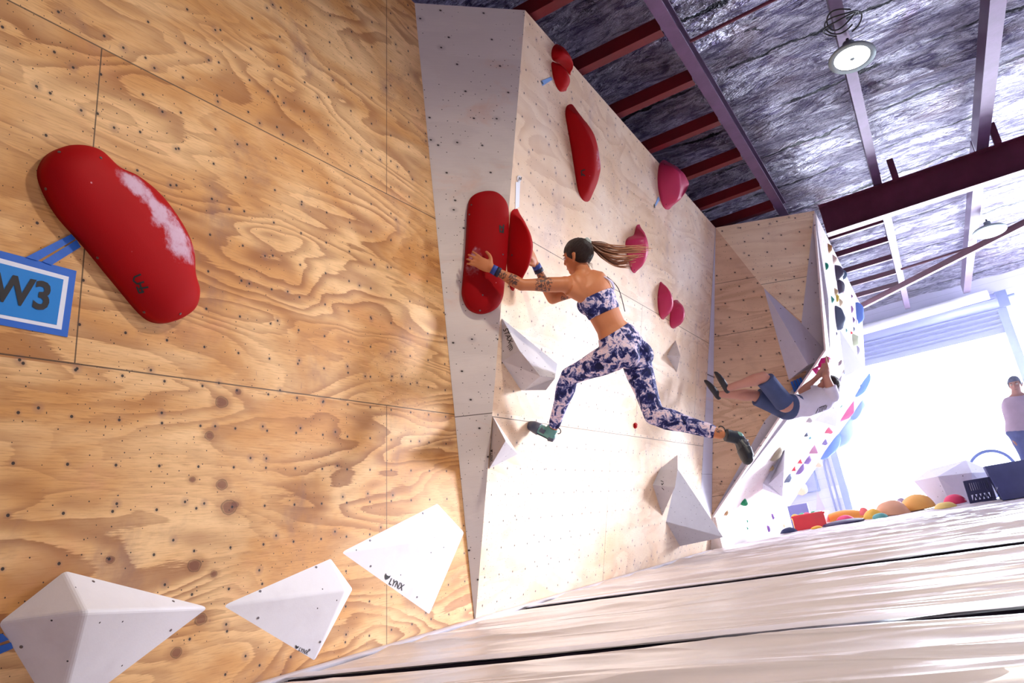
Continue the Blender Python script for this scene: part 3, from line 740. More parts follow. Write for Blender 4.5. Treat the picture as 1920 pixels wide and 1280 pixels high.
t, o = as_thing(o, 'red_hold', 'hold_body'); RED2 = bvh_of(*world_mesh(o)); screws(t, [(976, 400), (960, 478)], RED2)

# red pair at the top of the centre wall
M['red'] = redmat('red_smooth'); M['pink'] = holdmat('pink_pu', rgb(196, 48, 98), .35, .45)
dome('red_hold', [(1034, 97), (1040, 84), (1052, 85), (1062, 100), (1070, 122), (1070, 141), (1060, 130), (1048, 120), (1036, 112)], [(1044, 98), (1062, 124)], .10, W2, M['red'], 'upper half of the red pair high on the centre wall')
dome('red_hold', [(1034, 118), (1042, 117), (1054, 128), (1067, 144), (1067, 158), (1062, 170), (1050, 171), (1042, 160), (1036, 140)], [(1043, 128), (1056, 158)], .10, W2, M['red'], 'lower half of the red pair high on the centre wall, beside a blue tape tag')
ch = [(hit(1118, 295, W2, .12), .09, .6)]
o = dome('red_hold', [(1060, 215), (1062, 200), (1070, 195), (1080, 200), (1092, 218), (1108, 235), (1118, 258), (1124, 290), (1126, 320), (1121, 345), (1112, 368), (1102, 378), (1092, 374), (1084, 358), (1078, 325), (1071, 280), (1064, 240)],
     [(1070, 215), (1088, 270), (1100, 320), (1100, 358)], .16, W2, redmat('red_long', ch), 'long curved red macro hold on the upper centre wall')
t, o = as_thing(o, 'red_hold', 'hold_body'); bv_ = bvh_of(*world_mesh(o))
decal_px('black_marking', [[(1090, 320), (1091, 330)], [(1090, 320), (1097, 318)], [(1092, 326), (1097, 330)]], bv_, M['ink'], t, wd=2.2, off=.002)
o = dome('pink_hold', [(1234, 318), (1238, 304), (1247, 300), (1258, 306), (1274, 325), (1286, 343), (1285, 358), (1274, 375), (1262, 388), (1251, 393), (1242, 385), (1235, 360), (1233, 338)], [(1246, 318), (1258, 345), (1254, 375)], .24, W2, M['pink'], 'large pink rounded hold at the top edge of the centre wall')
t, o = as_thing(o, 'pink_hold', 'hold_body'); bv_ = bvh_of(*world_mesh(o)); screws(t, [(1246, 308), (1249, 383)], bv_, M['ink'])
o = dome('pink_hold', [(1173, 452), (1178, 445), (1188, 440), (1193, 424), (1200, 421), (1207, 432), (1213, 450), (1214, 466), (1208, 485), (1198, 504), (1190, 512), (1183, 505), (1177, 485), (1173, 465)], [(1190, 450), (1192, 490)], .16, W2, M['pink'], 'pink pointed hold on the centre wall behind the ponytail')
t, o = as_thing(o, 'pink_hold', 'hold_body'); bv_ = bvh_of(*world_mesh(o)); screws(t, [(1183, 488), (1189, 506)], bv_, M['ink'])
dome('pink_hold', [(1236, 535), (1239, 528), (1246, 533), (1256, 548), (1261, 565), (1257, 582), (1250, 594), (1243, 599), (1236, 590), (1233, 570), (1233, 552)], [(1240, 545), (1245, 585)], .14, W2, M['pink'], 'taller pink teardrop hold of the touching pair on the centre wall')
dome('pink_hold', [(1256, 590), (1259, 572), (1266, 562), (1276, 566), (1282, 578), (1279, 596), (1272, 610), (1263, 616), (1256, 609)], [(1266, 575), (1266, 600)], .14, W2, M['pink'], 'smaller pink teardrop hold, lower right of the touching pair')
dome('red_hold', [(1188, 795), (1192, 792), (1196, 796), (1194, 802), (1190, 803)], [(1191, 797)], .03, W2, M['red'], 'tiny red foothold low on the centre wall between her legs', seg=4, rings=5)

# white volumes on the left wall
M['vol'] = volume_paint('white_volume_paint', rgb(222, 220, 226), .25, .25, 9, dotr=.004)
M['vol_grey'] = volume_paint('grey_volume_paint', rgb(200, 198, 206), .55, .3, 13, dotr=.0042, dirtc=(.5, .46, .52, 1))
def catmark(o, s_, ang):
    ca, sa = math.cos(ang), math.sin(ang)
    pts = [(-1, -.3), (-1, -1.3), (-.45, -.75), (.45, -.75), (1, -1.3), (1, -.3), (.5, .6), (0, 1), (-.5, .6)]
    return [(o[0]+s_*(x*ca-y*sa), o[1]+s_*(x*sa+y*ca)) for x, y in pts]
def fill_px(name, poly, bv_, mat, parent, off=.0015):
    P = []
    for x, y in poly:
        h = bv_.ray_cast(CAM, ray(x, y).normalized())
        if h[0] is None: h = bv_.find_nearest(CAM+ray(x, y).normalized()*4)
        nn = h[1] if h[1].dot(ray(x, y)) < 0 else -h[1]; P.append(h[0]+nn*off)
    return mesh_obj(name, P, [tuple(range(len(P)))], mat, parent)
o = volume('white_volume', [(122, 1070, 0), (391, 1138, 0), (108, 1352, 0), (-3, 1168, 0), (160, 1146, .20)], [(0, 1, 4), (1, 2, 4), (2, 3, 4), (3, 0, 4)], W1, M['vol'], 'largest white four-sided volume at the bottom left corner', bv=.012)
t, o = as_thing(o, 'white_volume', 'volume_body'); bv_ = bvh_of(*world_mesh(o)); screws(t, [(40, 1212), (320, 1181), (325, 1127), (175, 1090)], bv_)
o = volume('white_volume', [(620, 1047, 0), (661, 1104, 0), (590, 1238, 0), (418, 1135, 0), (648, 1106, .07)], [(0, 1, 4), (1, 2, 4), (2, 3, 4), (3, 0, 4)], W1, M['vol'], 'white kite-shaped volume between the two others low on the left wall', bv=.008)
t, o = as_thing(o, 'white_volume', 'volume_body'); bv_ = bvh_of(*world_mesh(o)); screws(t, [(488, 1108), (484, 1158), (593, 1063), (600, 1203), (580, 1218)], bv_)
text_px('lettering', 'LYNX', (559, 1219), (17, 8), (3.5, -6.5), 1, bv_, M['ink'], t, bold=.02)
fill_px('cat_mark', catmark((556, 1213), 3.2, .45), bv_, M['ink'], t)
o = volume('white_volume', [(820, 944, 0), (870, 998, 0), (805, 1151, 0), (640, 1035, 0), (853, 1003, .07)], [(0, 1, 4), (1, 2, 4), (2, 3, 4), (3, 0, 4)], W1, M['vol'], 'white kite-shaped volume nearest the arete, low on the left wall', bv=.008)
t, o = as_thing(o, 'white_volume', 'volume_body'); bv_ = bvh_of(*world_mesh(o)); screws(t, [(694, 1013), (695, 1061), (793, 962), (782, 1119)], bv_)
text_px('lettering', 'LYNX', (728, 1094), (26, 13), (5, -11), 1, bv_, M['ink'], t, bold=.02)
fill_px('cat_mark', catmark((725, 1082), 5, .45), bv_, M['ink'], t)

# grey volumes on the centre wall
o = volume('grey_volume', [(941, 596, 0), (943, 676, .01), (980, 732, .01), (1024, 732, .18), (1041, 709, .24), (1046, 682, .2), (973, 657, .14), (1013, 705, .27)],
    [(0, 1, 2, 7, 6), (0, 6, 7, 4, 5), (2, 3, 4, 7)], W2, M['vol_grey'], 'long grey faceted volume with black lettering beside the arete', bv=.006)
t, o = as_thing(o, 'grey_volume', 'volume_body'); bv_ = bvh_of(*world_mesh(o))
text_px('lettering', 'STAX', (943, 617), (11, 27), (8.5, -3), 1, bv_, M['ink'], t, bold=.01)
decal_px('chevron_stripes', [[(951+1.6*i, 650+2.6*i), (956+1.5*i, 646+2.6*i), (957+1.4*i, 641+2.6*i)] for i in range(4)], bv_, M['ink'], t, wd=1.0)
screws(t, [(968, 697), (977, 692)], bv_, M['ink'])
o = volume('grey_volume', [(924, 780, 0), (917, 879, 0), (920, 838, .0), (948, 826, .20), (972, 851, .04)], [(0, 2, 1, 3), (0, 3, 4), (3, 1, 4)], W2, M['vol_grey'], 'narrow grey pyramid volume at the foot of the arete below the long one', bv=.004)
t, o = as_thing(o, 'grey_volume', 'volume_body'); bv_ = bvh_of(*world_mesh(o))
text_px('lettering', 'LYNX', (919.5, 850), (.5, 16), (4.5, -1), 1, bv_, M['ink'], t, bold=.02)
fill_px('cat_mark', catmark((922, 845), 2.2, 1.6), bv_, M['ink'], t)
volume('grey_volume', [(1267, 637, 0), (1253, 670, 0), (1269, 698, 0), (1276, 667, .14)], [(0, 1, 3), (1, 2, 3)], W2, M['vol_grey'], 'small grey diamond volume below the pink pair', bv=.003)
o = volume('grey_volume', [(1271, 852, 0), (1237, 895, 0), (1242, 967, 0), (1266, 913, .22), (1271, 882, .18)], [(0, 1, 3, 4), (1, 2, 3)], W2, M['vol_grey'], 'grey wedge volume tucked behind the big grey tetrahedron', bv=.004)
t, o = as_thing(o, 'grey_volume', 'volume_body'); bv_ = bvh_of(*world_mesh(o))
decal_px('lettering', [[(1240, 906), (1243, 912)], [(1239, 901), (1244, 903)], [(1241, 914), (1245, 918)], [(1244, 905), (1242, 909)]], bv_, M['ink'], t, wd=1.2)
volume('grey_volume', [(1271, 878, .0), (1249, 978, 0), (1275, 1024, 0), (1357, 1007, .42), (1252, 950, 0)], [(0, 4, 1, 3), (1, 2, 3)], W2, M['vol_grey'], 'big grey tetrahedron volume low on the centre wall near the mats', bv=.006)

# sign taped to the left wall
M['tape'] = simple('blue_tape', rgb(28, 98, 200), .5, 0, .04); M['sign_blue'] = simple('sign_blue', rgb(22, 128, 212), .4, 0, .02, bump=0); M['sign_white'] = simple('sign_white', rgb(226, 232, 248), .4, 0, .02, bump=0); M['tape_pale'] = simple('pale_blue_tape', rgb(120, 165, 225), .5, 0, .04)
w1b = bvh_of([(wx(A1, -.3), -3, -.3), (wx(A1, -.3), 4.3, -.3), (wx(A1, H1), 4.3, H1), (wx(A1, H1), -3, H1)], [(0, 1, 2, 3)])
w2b = bvh_of([(wx(A2, -.3), 3.9, -.3), (wx(A2, -.3), 9, -.3), (wx(A2, H1), 9, H1), (wx(A2, H1), 3.9, H1)], [(0, 1, 2, 3)])
def flat_px(name, poly, pl, h0, h1, mat, parent=None):
    P = [hit(x, y, pl, h0) for x, y in poly]; Q = [p+pl[0]*(h1-h0) for p in P]; n_ = len(P)
    o = mesh_obj(name, P+Q, [tuple(range(n_))[::-1], tuple(range(n_, 2*n_))]+[(i, (i+1) % n_, n_+(i+1) % n_, n_+i) for i in range(n_)], mat, parent); fixnormals(o); return o
t = empty('route_sign', hit(30, 550, W1, 0), 'blue taped sign with white border and black lettering on the left wall', 'sign')
flat_px('tape_border', [(-150, 446), (0, 470), (143, 508), (126, 632), (0, 609), (-150, 583)], W1, .001, .003, M['tape'], t)
flat_px('white_border', [(-150, 462), (0, 484), (129, 519), (115, 618), (0, 596), (-150, 568)], W1, .003, .004, M['sign_white'], t)
flat_px('sign_panel', [(-150, 471), (0, 493), (119, 524), (106, 609), (0, 589), (-150, 562)], W1, .004, .005, M['sign_blue'], t)
text_px('lettering', 'W3', (-18, 560), (106, 22), (8, -49), 1, w1b, M['ink'], t, off=.0065, bold=.03)
t = empty('tape_tag', hit(100, 465, W1, 0), 'two strips of blue tape between the sign and the large red hold', 'tape')
flat_px('tape_strip', [(48, 482), (133, 439), (141, 448), (70, 489)], W1, .0035, .006, M['tape'], t)
flat_px('tape_strip', [(78, 490), (143, 450), (151, 463), (96, 497)], W1, .0035, .006, M['tape'], t)
t = empty('tape_tag', hit(5, 1210, W1, 0), 'dark blue tape strips at the left corner of the largest white volume', 'tape')
flat_px('tape_strip', [(-20, 1186), (5, 1188), (16, 1199), (-20, 1212)], W1, .001, .003, M['tape'], t)
flat_px('tape_strip', [(-20, 1216), (20, 1204), (24, 1215), (-20, 1234)], W1, .001, .003, M['tape'], t)
def tagtape(poly, label, strokes, mat='tape_pale'):
    t = empty('tape_tag', hit(poly[0][0], poly[0][1], W2, 0), label, 'tape'); flat_px('tape_strip', poly, W2, .001, .003, M[mat], t)
    if strokes: decal_px('pen_mark', strokes, w2b, M['ink'], t, wd=1.6, off=.006)
tagtape([(1014, 152), (1033, 144), (1036, 149), (1017, 161)], 'short blue tape tag beside the red pair', [[(1014, 152), (1017, 158)]])
tagtape([(1234, 368), (1237, 374), (1230, 385), (1226, 389)], 'short blue tape tag under the large pink hold', [[(1226, 383), (1227, 390)]])
tagtape([(967, 341), (975, 341), (973, 388), (966, 392)], 'long faint tape strip above the red hold next to the pill', None, 'sign_white')
t = empty('marker_disc', hit(972, 336, W2, 0), 'tiny white marker with a black squiggle at the arete edge', 'marker')
flat_px('disc', [(969, 331), (972, 329), (976, 331), (977, 336), (975, 341), (971, 341), (969, 336)], W2, .001, .006, M['white'], t)
decal_px('pen_mark', [[(971, 339), (972, 332), (975, 338), (976, 332)]], w2b, M['ink'], t, wd=1.3, off=.0075)

# ------------------------------------------------------------------ people
def skinmat(name, c, tattoos=(), rough=.5):
    n = NT(name); o = n.pos()
    col = n.mix(n.rng(n.noise(n.obj(), 6, 4), .3, .7, 0., .3), c, tuple(x*y for x, y in zip(c[:3], (.78, .66, .60)))+(1,))
    for (pt, r, sc_) in tattoos:
        dd = n.vmath('DISTANCE', o, tuple(pt)); dd = n.math('ADD', dd, n.math('MULTIPLY_ADD', n.noise(o, 30, 3), r*.8, -r*.4))
        pat = n.rng(n.noise(o, sc_, 3, .6, 2.5), .46, .53)
        col = n.mix(n.math('MULTIPLY', n.rng(dd, r, r*.8, 0., .85), pat), col, (.035, .03, .045, 1))
    n.p.inputs['Subsurface Weight'].default_value = .05
    n.p.inputs['Subsurface Scale'].default_value = .02
    return n.out(col, rough, 0., n.noise(n.obj(), 120, 3), .08, .002, spec=.35)
def remesh(o, vox=.006, it=4):
    m = o.modifiers.new('remesh', 'REMESH'); m.mode = 'VOXEL'; m.voxel_size = vox; m.use_smooth_shade = True
    m = o.modifiers.new('smooth', 'SMOOTH'); m.iterations = it; m.factor = .5
    return o
def lerp(a, b, t): return a+(b-a)*t
def limb(mb, a, b, ra, rb, prof=None, side=None, n=16, k=8, ext=0.0, bow=None):
    """tapered limb with muscle profile: prof list of (t, factor)"""
    pts = []; rd = []
    for i in range(k+1):
        t_ = i/k; f = 1.0
        if prof:
            for (t0, f0), (t1, f1) in zip(prof, prof[1:]):
                if t0 <= t_ <= t1: q = (t_-t0)/(t1-t0); q = q*q*(3-2*q); f = f0+(f1-f0)*q
        p_ = lerp(a, b, t_)
        if bow is not None: p_ = p_+bow*math.sin(PI*t_)
        pts.append(p_); r = lerp(ra, rb, t_)*f; rd.append(r)
    mb.tube(pts, rd, side, n)
    for p_, r in ((pts[0], rd[0]), (pts[-1], rd[-1])): mb.ball(p_, Vector((r, 0, 0)), Vector((0, r, 0)), Vector((0, 0, r)), 14, 8)
THIGH = [(0, 1.0), (.3, 1.06), (.7, .97), (1, 1)]
CALF = [(0, 1.0), (.28, 1.22), (.6, 1.0), (1, 1)]
UARM = [(0, 1.05), (.4, 1.12), (.8, .97), (1, 1)]
FARM = [(0, 1.0), (.25, 1.16), (.7, .95), (1, 1)]
def hand(mb, w_, d, nrm, size=.18, curl=.35, spread=.10, thumb=1, thumb_out=.8):
    """w_ wrist, d towards the fingers, nrm out of the palm, thumb: +1/-1 along d x nrm"""
    d = d.normalized(); nrm = (nrm-d*nrm.dot(d)).normalized(); s_ = d.cross(nrm)*thumb   # s_: towards the thumb side
    L = size; pl_ = L*.50; wd = L*.43
    mb.tube([w_-d*.015, w_+d*pl_*.25, w_+d*pl_*.65, w_+d*pl_], [(.026*L/.18, .018), (wd*.50, .017), (wd*.54, .016), (wd*.50, .012)], s_, 16)
    for k, (off, ln) in enumerate(((.39, .40), (.13, .46), (-.13, .43), (-.37, .34))):
        fd = (d+s_*off*spread*3).normalized(); p_ = w_+d*pl_*.94+s_*wd*off
        pts = [p_-d*.014, p_]; cur = fd; a = curl*(.55+.12*k)
        for q, seg_ in enumerate((.44, .31, .25)):
            cur = (cur*math.cos(a)+nrm*math.sin(a)).normalized(); pts.append(pts[-1]+cur*ln*L*seg_)
            nn = nrm
        r0 = .0098*L/.18
        pr = spline(pts, 3); mb.tube(pr, [r0*(1.04-.28*i/len(pr)) for i in range(len(pr))], s_, 10)
        e = pts[-1]; r = r0*.74; mb.ball(e, Vector((r, 0, 0)), Vector((0, r, 0)), Vector((0, 0, r)), 10, 6)
    tb = w_+d*pl_*.22+s_*wd*.40; td = (d*.65+s_*thumb_out+nrm*.25).normalized()
    pts = [tb-td*.01, tb+td*L*.20, tb+td*L*.20+(td+d*.7).normalized()*L*.17, tb+td*L*.20+(td+d*.9).normalized()*L*.17+(td+d*1.3+nrm*.3).normalized()*L*.13]
    pr = spline(pts, 3); mb.tube(pr, [.0125*L/.18*(1.1-.4*i/len(pr)) for i in range(len(pr))], nrm, 10)
    e = pts[-1]; r = .0085*L/.18; mb.ball(e, Vector((r, 0, 0)), Vector((0, r, 0)), Vector((0, 0, r)), 10, 6)
def head_mesh(mb, c, up, fw, s=1.0):
    """c: centre of the head, s=1 for a 0.23 m head"""
    up = up.normalized(); fw = (fw-up*fw.dot(up)).normalized(); sd = up.cross(fw)
    mb.ball(c+up*.025*s-fw*.012*s, sd*.073*s, fw*.094*s, up*.088*s, 28, 18)
    mb.ball(c-up*.035*s+fw*.022*s, sd*.056*s, fw*.066*s, up*.072*s, 24, 14)
    mb.ball(c-up*.085*s+fw*.055*s, sd*.026*s, fw*.026*s, up*.022*s, 14, 8)                     # chin
    mb.tube([c+up*.018*s+fw*.082*s, c-up*.008*s+fw*.096*s, c-up*.026*s+fw*.100*s, c-up*.034*s+fw*.086*s], [.007*s, .010*s, .013*s, .008*s], sd, 10)   # nose
    mb.ball(c+up*.030*s+fw*.078*s, sd*.045*s, fw*.012*s, up*.009*s, 14, 8)                     # brow
    for k in (-1, 1):
        mb.ball(c-up*.018*s+fw*.055*s+sd*k*.036*s, sd*.022*s, fw*.022*s, up*.018*s, 12, 8)     # cheeks
        mb.tube([c+up*.026*s-fw*.006*s+sd*k*.072*s, c+up*.020*s-fw*.020*s+sd*k*.083*s, c-up*.006*s-fw*.014*s+sd*k*.079*s, c-up*.030*s+fw*.000*s+sd*k*.069*s], [(.006*s, .011*s), (.007*s, .015*s), (.006*s, .012*s), (.005*s, .008*s)], sd, 12)   # ears
    mb.ball(c-up*.058*s+fw*.082*s, sd*.020*s, fw*.009*s, up*.0055*s, 12, 6); mb.ball(c-up*.067*s+fw*.080*s, sd*.017*s, fw*.009*s, up*.006*s, 12, 6)   # lips
def face_parts(t, c, up, fw, s, brow):
    up = up.normalized(); fw = (fw-up*fw.dot(up)).normalized(); sd = up.cross(fw)
    for k in (-1, 1):
        e = c+up*.008*s+fw*.077*s+sd*k*.030*s
        MB().ball(e, sd*.013*s, fw*.010*s, up*.0085*s, 14, 8).build('eye', M['eye_white'], t, True)
        MB().ball(e+fw*.0075*s, sd*.005*s, fw*.0035*s, up*.005*s, 12, 6).build('iris', M['iris'], t, True)
        MB().tube([e+up*.017*s-sd*k*.012*s+fw*.010*s, e+up*.021*s+sd*k*.002*s+fw*.009*s, e+up*.016*s+sd*k*.018*s+fw*.000*s], [.0025*s, .003*s, .0015*s], n=8).build('eyebrow', brow, t, True)
    MB().tube([c-up*.0625*s+fw*.088*s-sd*.016*s, c-up*.0615*s+fw*.092*s, c-up*.0625*s+fw*.088*s+sd*.016*s], [.0012*s, .0022*s, .0012*s], n=8).build('mouth', M['lip'], t, True)
def hair_cap(name, c, up, fw, mat, t, s=1.0, front=.62, low=-.1, thick=1.0, tie=None):
    """skull cap with a hairline: higher over the face, low at the nape"""
    up = up.normalized(); fw = (fw-up*fw.dot(up)).normalized(); sd = up.cross(fw)
    vs = []; fs = []; n_, m_ = 72, 22; c = c+up*.025*s-fw*.012*s; uvs = []
    tie = (tie or up).normalized(); ta_ = tie.orthogonal().normalized(); tb2 = tie.cross(ta_)
    for inner in (0, 1):
        for i in range(m_+1):
            for j in range(n_):
                ph = 2*PI*j/n_; cf = math.cos(ph)
                lim = math.radians(62+ (1-front)*40) if cf > .55 else math.radians(lerp(138+low*40, 95, min(1, max(0, (cf+.4)/.95))))
                th = lim*i/m_; r = (1.0+.075*thick*(1 if not inner else -.6)*(1-.6*(i/m_)**4))*(1+.02*noise.noise(Vector((ph*2.2, th*3, 1))))
                vs.append(c+sd*.075*s*r*math.sin(th)*math.sin(ph)+fw*.097*s*r*math.sin(th)*math.cos(ph)+up*.091*s*r*math.cos(th))
        b = inner*(m_+1)*n_
        for i in range(m_):
            for j in range(n_):
                q = (b+i*n_+j, b+i*n_+(j+1) % n_, b+(i+1)*n_+(j+1) % n_, b+(i+1)*n_+j); fs.append(q if inner else q[::-1])
    for i, v in enumerate(vs):
        q = (v-c); dq = q.normalized(); ang = math.atan2(dq.dot(tb2), dq.dot(ta_)); uvs.append((ang/PI+1, dq.dot(tie)))
        vs[i] = v+dq*(.0028*noise.noise(Vector((math.cos(ang)*9, math.sin(ang)*9, dq.dot(tie)*1.5)))+.0012*noise.noise(Vector((math.cos(ang)*24, math.sin(ang)*24, 3))))*s
    b0 = m_*n_; b1 = (m_+1)*n_+m_*n_
    for j in range(n_): fs.append((b0+j, b0+(j+1) % n_, b1+(j+1) % n_, b1+j))
    return mesh_obj(name, vs, fs, mat, t, True, uvs=uvs)
def hairmat(name, c1, c2):
    n = NT(name); f = n.noise(n.scale(n.uv('wc'), (26, 1.2, 1)), 3, 4, .7, .3)
    return n.out(n.mix(n.rng(f, .35, .7), c1, c2), .45, 0., f, 1.0, .012, spec=.45)
M['eye_white'] = NT('eye_white').out((.75, .73, .7, 1), .3); M['iris'] = NT('iris').out((.05, .03, .02, 1), .2); M['lip'] = NT('lips').out(rgb(120, 60, 56), .5)
def uvup(p): return (0, 0)
def shoe(mb, ankle, heel, toe, solen, wd=.042, hi=.05):
    """closed climbing shoe from ankle, heel, toe; solen: sole normal pointing down/out"""
    ax = (toe-heel); L = ax.length; ax = ax.normalized(); s_ = solen-ax*solen.dot(ax); s_ = s_.normalized(); sd = ax.cross(s_)
    up = -s_
    pts = [heel-ax*.004+up*.022, heel+ax*L*.10+up*.026, heel+ax*L*.30+up*.030, heel+ax*L*.55+up*.026, heel+ax*L*.78+up*.020, heel+ax*L*.93+up*.016+s_*.004, toe+up*.008+s_*.006]
    rd = [(.018, .018), (.029, .032), (.030, .036), (wd, .032), (wd*.97, .024), (wd*.66, .017), (.010, .007)]
    mb.tube(pts, rd, sd, 18)
    mb.tube([heel+ax*L*.20+up*.030, lerp(heel+ax*L*.22+up*.05, ankle, .75)], [(.032, .040), (.036, .040)], sd, 16)
    return sd, up, ax, L

# tie-dye
n = NT('tie_dye'); o = n.pos(); wv = n.vmath('ADD', o, n.vmath('SCALE', n.vmath('SUBTRACT', n.noise(o, 9, 3, .6, color=True), (.5, .5, .5))))
wv.node.inputs[0].default_value = (0, 0, 0)
a_ = n.vmath('SUBTRACT', n.noise(o, 16, 3, .6, color=True), (.5, .5, .5)); a_ = n.vmath('MULTIPLY', a_, (.05, .05, .05)); wv = n.vmath('ADD', o, a_)
f1 = n.noise(wv, 15, 5, .62, 1.4); vr = n.voro(wv, 13, dim='3D')
spk = n.noise(n.vmath('ADD', n.vmath('MULTIPLY', wv, (40, 40, 40)), n.vmath('MULTIPLY', vr['Position'], (60, 60, 60))), 1.0, 2, .5, 1.0)
q = n.math('ADD', f1, n.math('MULTIPLY_ADD', vr['Distance'], .30, -.11)); q = n.math('ADD', q, n.math('MULTIPLY_ADD', spk, .22, -.11))
M['tiedye'] = n.out(n.ramp(q, [(.36, rgb(24, 28, 72)), (.51, rgb(36, 42, 104)), (.56, rgb(96, 104, 166)), (.61, rgb(208, 200, 228)), (.70, rgb(240, 218, 230)), (.78, rgb(110, 110, 170))]), .7, 0., n.noise(o, 500, 2), .1, .001, spec=.2)

# ---- the climber in front
def px(u, v, d): return at(u, v, d)
J = dict(neck=px(1092, 512, 4.72), chest=px(1112, 545, 4.74), waist=px(1145, 612, 4.72), pelvis=px(1170, 655, 4.72),
         shL=px(1060, 533, 4.62), shR=px(1122, 528, 4.88), elL=px(978, 534, 4.55), wrL=hit(921, 503, WA, .145),
         elR=px(1036, 560, 4.93), wrR=px(1004, 495, 4.84), hipL=px(1150, 668, 4.66), hipR=px(1188, 664, 4.80),
         knL=px(1068, 705, 4.82), anL=px(1038, 800, 4.95), knR=px(1226, 778, 4.58), anR=px(1350, 813, 4.44))
sideT = (J['shR']-J['shL']).normalized(); sideH = (J['hipR']-J['hipL']).normalized()
axT = (J['neck']-J['pelvis']).normalized(); back = sideT.cross(axT).normalized()
if back.dot(-ray(1100, 560)) < 0: back = -back
cl = empty('person', J['pelvis'], 'woman climber with ponytail, tie-dye leggings and crop top, leaping between red holds', 'person')
def jit(a, b, t): return lerp(a, b, t)
b = MB()
T0, T1, T2, T3, T4 = J['pelvis'], J['waist'], lerp(J['waist'], J['chest'], .45), J['chest'], lerp(J['chest'], J['neck'], .45)
torso_pts = [lerp(T0, T1, -.45), T0, lerp(T0, T1, .5), T1, T2, T3, T4, lerp(T4, J['neck'], .75)]
sds = [sideH, sideH, sideH, (sideH+sideT).normalized(), sideT, sideT, sideT, sideT]
torso_r = [(.125, .085), (.168, .112), (.155, .100), (.118, .080), (.128, .086), (.156, .100), (.162, .090), (.085, .062)]
b.tube(torso_pts, torso_r, sds, 28)
b.ball(J['pelvis']+back*.038+sideH*.07-axT*.045, sideH*.082, back*.078, axT*.092, 20, 12)
b.ball(J['pelvis']+back*.038-sideH*.07-axT*.045, sideH*.082, back*.078, axT*.092, 20, 12)
for k, nm in ((-1, 'shL'), (1, 'shR')):
    b.ball(J[nm], Vector((.052, 0, 0)), Vector((0, .052, 0)), Vector((0, 0, .052)), 18, 12)
    b.tube([J['neck']-axT*.02+sideT*k*.02, lerp(J['neck'], J[nm], .6)-axT*.015, J[nm]], [.048, .046, .044], None, 16)
    b.ball(lerp(J['chest'], J[nm], .50)+back*.030-axT*.01, sideT*.085, back*.048, axT*.100, 18, 12)       # shoulder blades
    b.tube([J[nm]-axT*.03+back*.01, J['chest']+sideT*k*.105-axT*.05], [.05, .045], None, 14)
HC = px(1083, 482, 4.74)
HUP = (HC-px(1096, 530, 4.74)).normalized(); HFW = (RW @ Vector((-.80, -.10, -.55))).normalized(); HUP = (HUP+ (RW @ Vector((0, .5, 0)))).normalized()
b.tube([J['neck']-axT*.04, lerp(J['neck'], HC, .5), HC-HUP*.03-HFW*.015], [.056, .050, .050], None, 18)
head_mesh(b, HC, HUP, HFW, .98)
limb(b, J['shL'], J['elL'], .046, .036, UARM); limb(b, J['elL'], J['wrL'], .037, .024, FARM)
limb(b, J['shR'], J['elR'], .046, .036, UARM); limb(b, J['elR'], J['wrR'], .037, .024, FARM)
hdL = (hit(884, 484, WA, .095)-J['wrL']); nL = -(nA); hand(b, J['wrL'], hdL, nL, .185, .10, .16, thumb=1 if hdL.cross(nL).dot(EZ) > 0 else -1, thumb_out=1.0)
hdR = (px(990, 462, 4.74)-J['wrR']); nR = (RW @ Vector((-1, 0, -.4))); hand(b, J['wrR'], hdR, nR, .18, .22, .12, thumb=1 if hdR.cross(nR).dot(-ray(990, 470)) > 0 else -1, thumb_out=.45)
limb(b, J['hipL'], J['knL'], .088, .054, THIGH); limb(b, J['knL'], J['anL'], .052, .032, CALF)
limb(b, J['hipR'], J['knR'], .090, .056, THIGH); limb(b, J['knR'], J['anR'], .054, .033, CALF)
tat = [(lerp(J['shL'], J['elL'], .50)-ray(1020, 535)*.03, .062, 30), (lerp(J['elL'], J['wrL'], .30)-ray(960, 520)*.02, .045, 32), (lerp(J['elR'], J['wrR'], .62), .05, 30), (lerp(J['elL'], J['wrL'], .62)-ray(960, 520)*.02, .03, 34), (px(1022, 537, 4.60), .052, 26), (px(962, 525, 4.62), .03, 26), (px(1005, 510, 4.82), .035, 26), (px(1058, 556, 4.9), .03, 26), (px(1348, 806, 4.42), .022, 45), (px(985, 520, 4.62), .02, 30)]
M['skin_her'] = skinmat('skin_tanned', rgb(196, 128, 88), tat)
o = remesh(b.build('body', M['skin_her'], cl, True), .0055, 10)
face_parts(cl, HC, HUP, HFW, .98, M['iris'])
# leggings
b = MB(); e = .006
b.tube([torso_pts[0], T0, lerp(T0, T1, .5), lerp(T0, T1, .80)], [(.130, .092), (.174, .119), (.162, .108), (.139, .094)], [sideH]*4, 28)
for k in (-1, 1): b.ball(J['pelvis']+back*.038+sideH*.07*k-axT*.045, sideH*.088, back*.084, axT*.098, 20, 12)
limb(b, J['hipL'], J['knL'], .094, .060, THIGH); limb(b, J['knL'], lerp(J['knL'], J['anL'], .93), .058, .041, CALF)
limb(b, J['hipR'], J['knR'], .096, .062, THIGH); limb(b, J['knR'], lerp(J['knR'], J['anR'], .86), .060, .044, CALF)
remesh(b.build('leggings', M['tiedye'], cl, True), .006, 4)
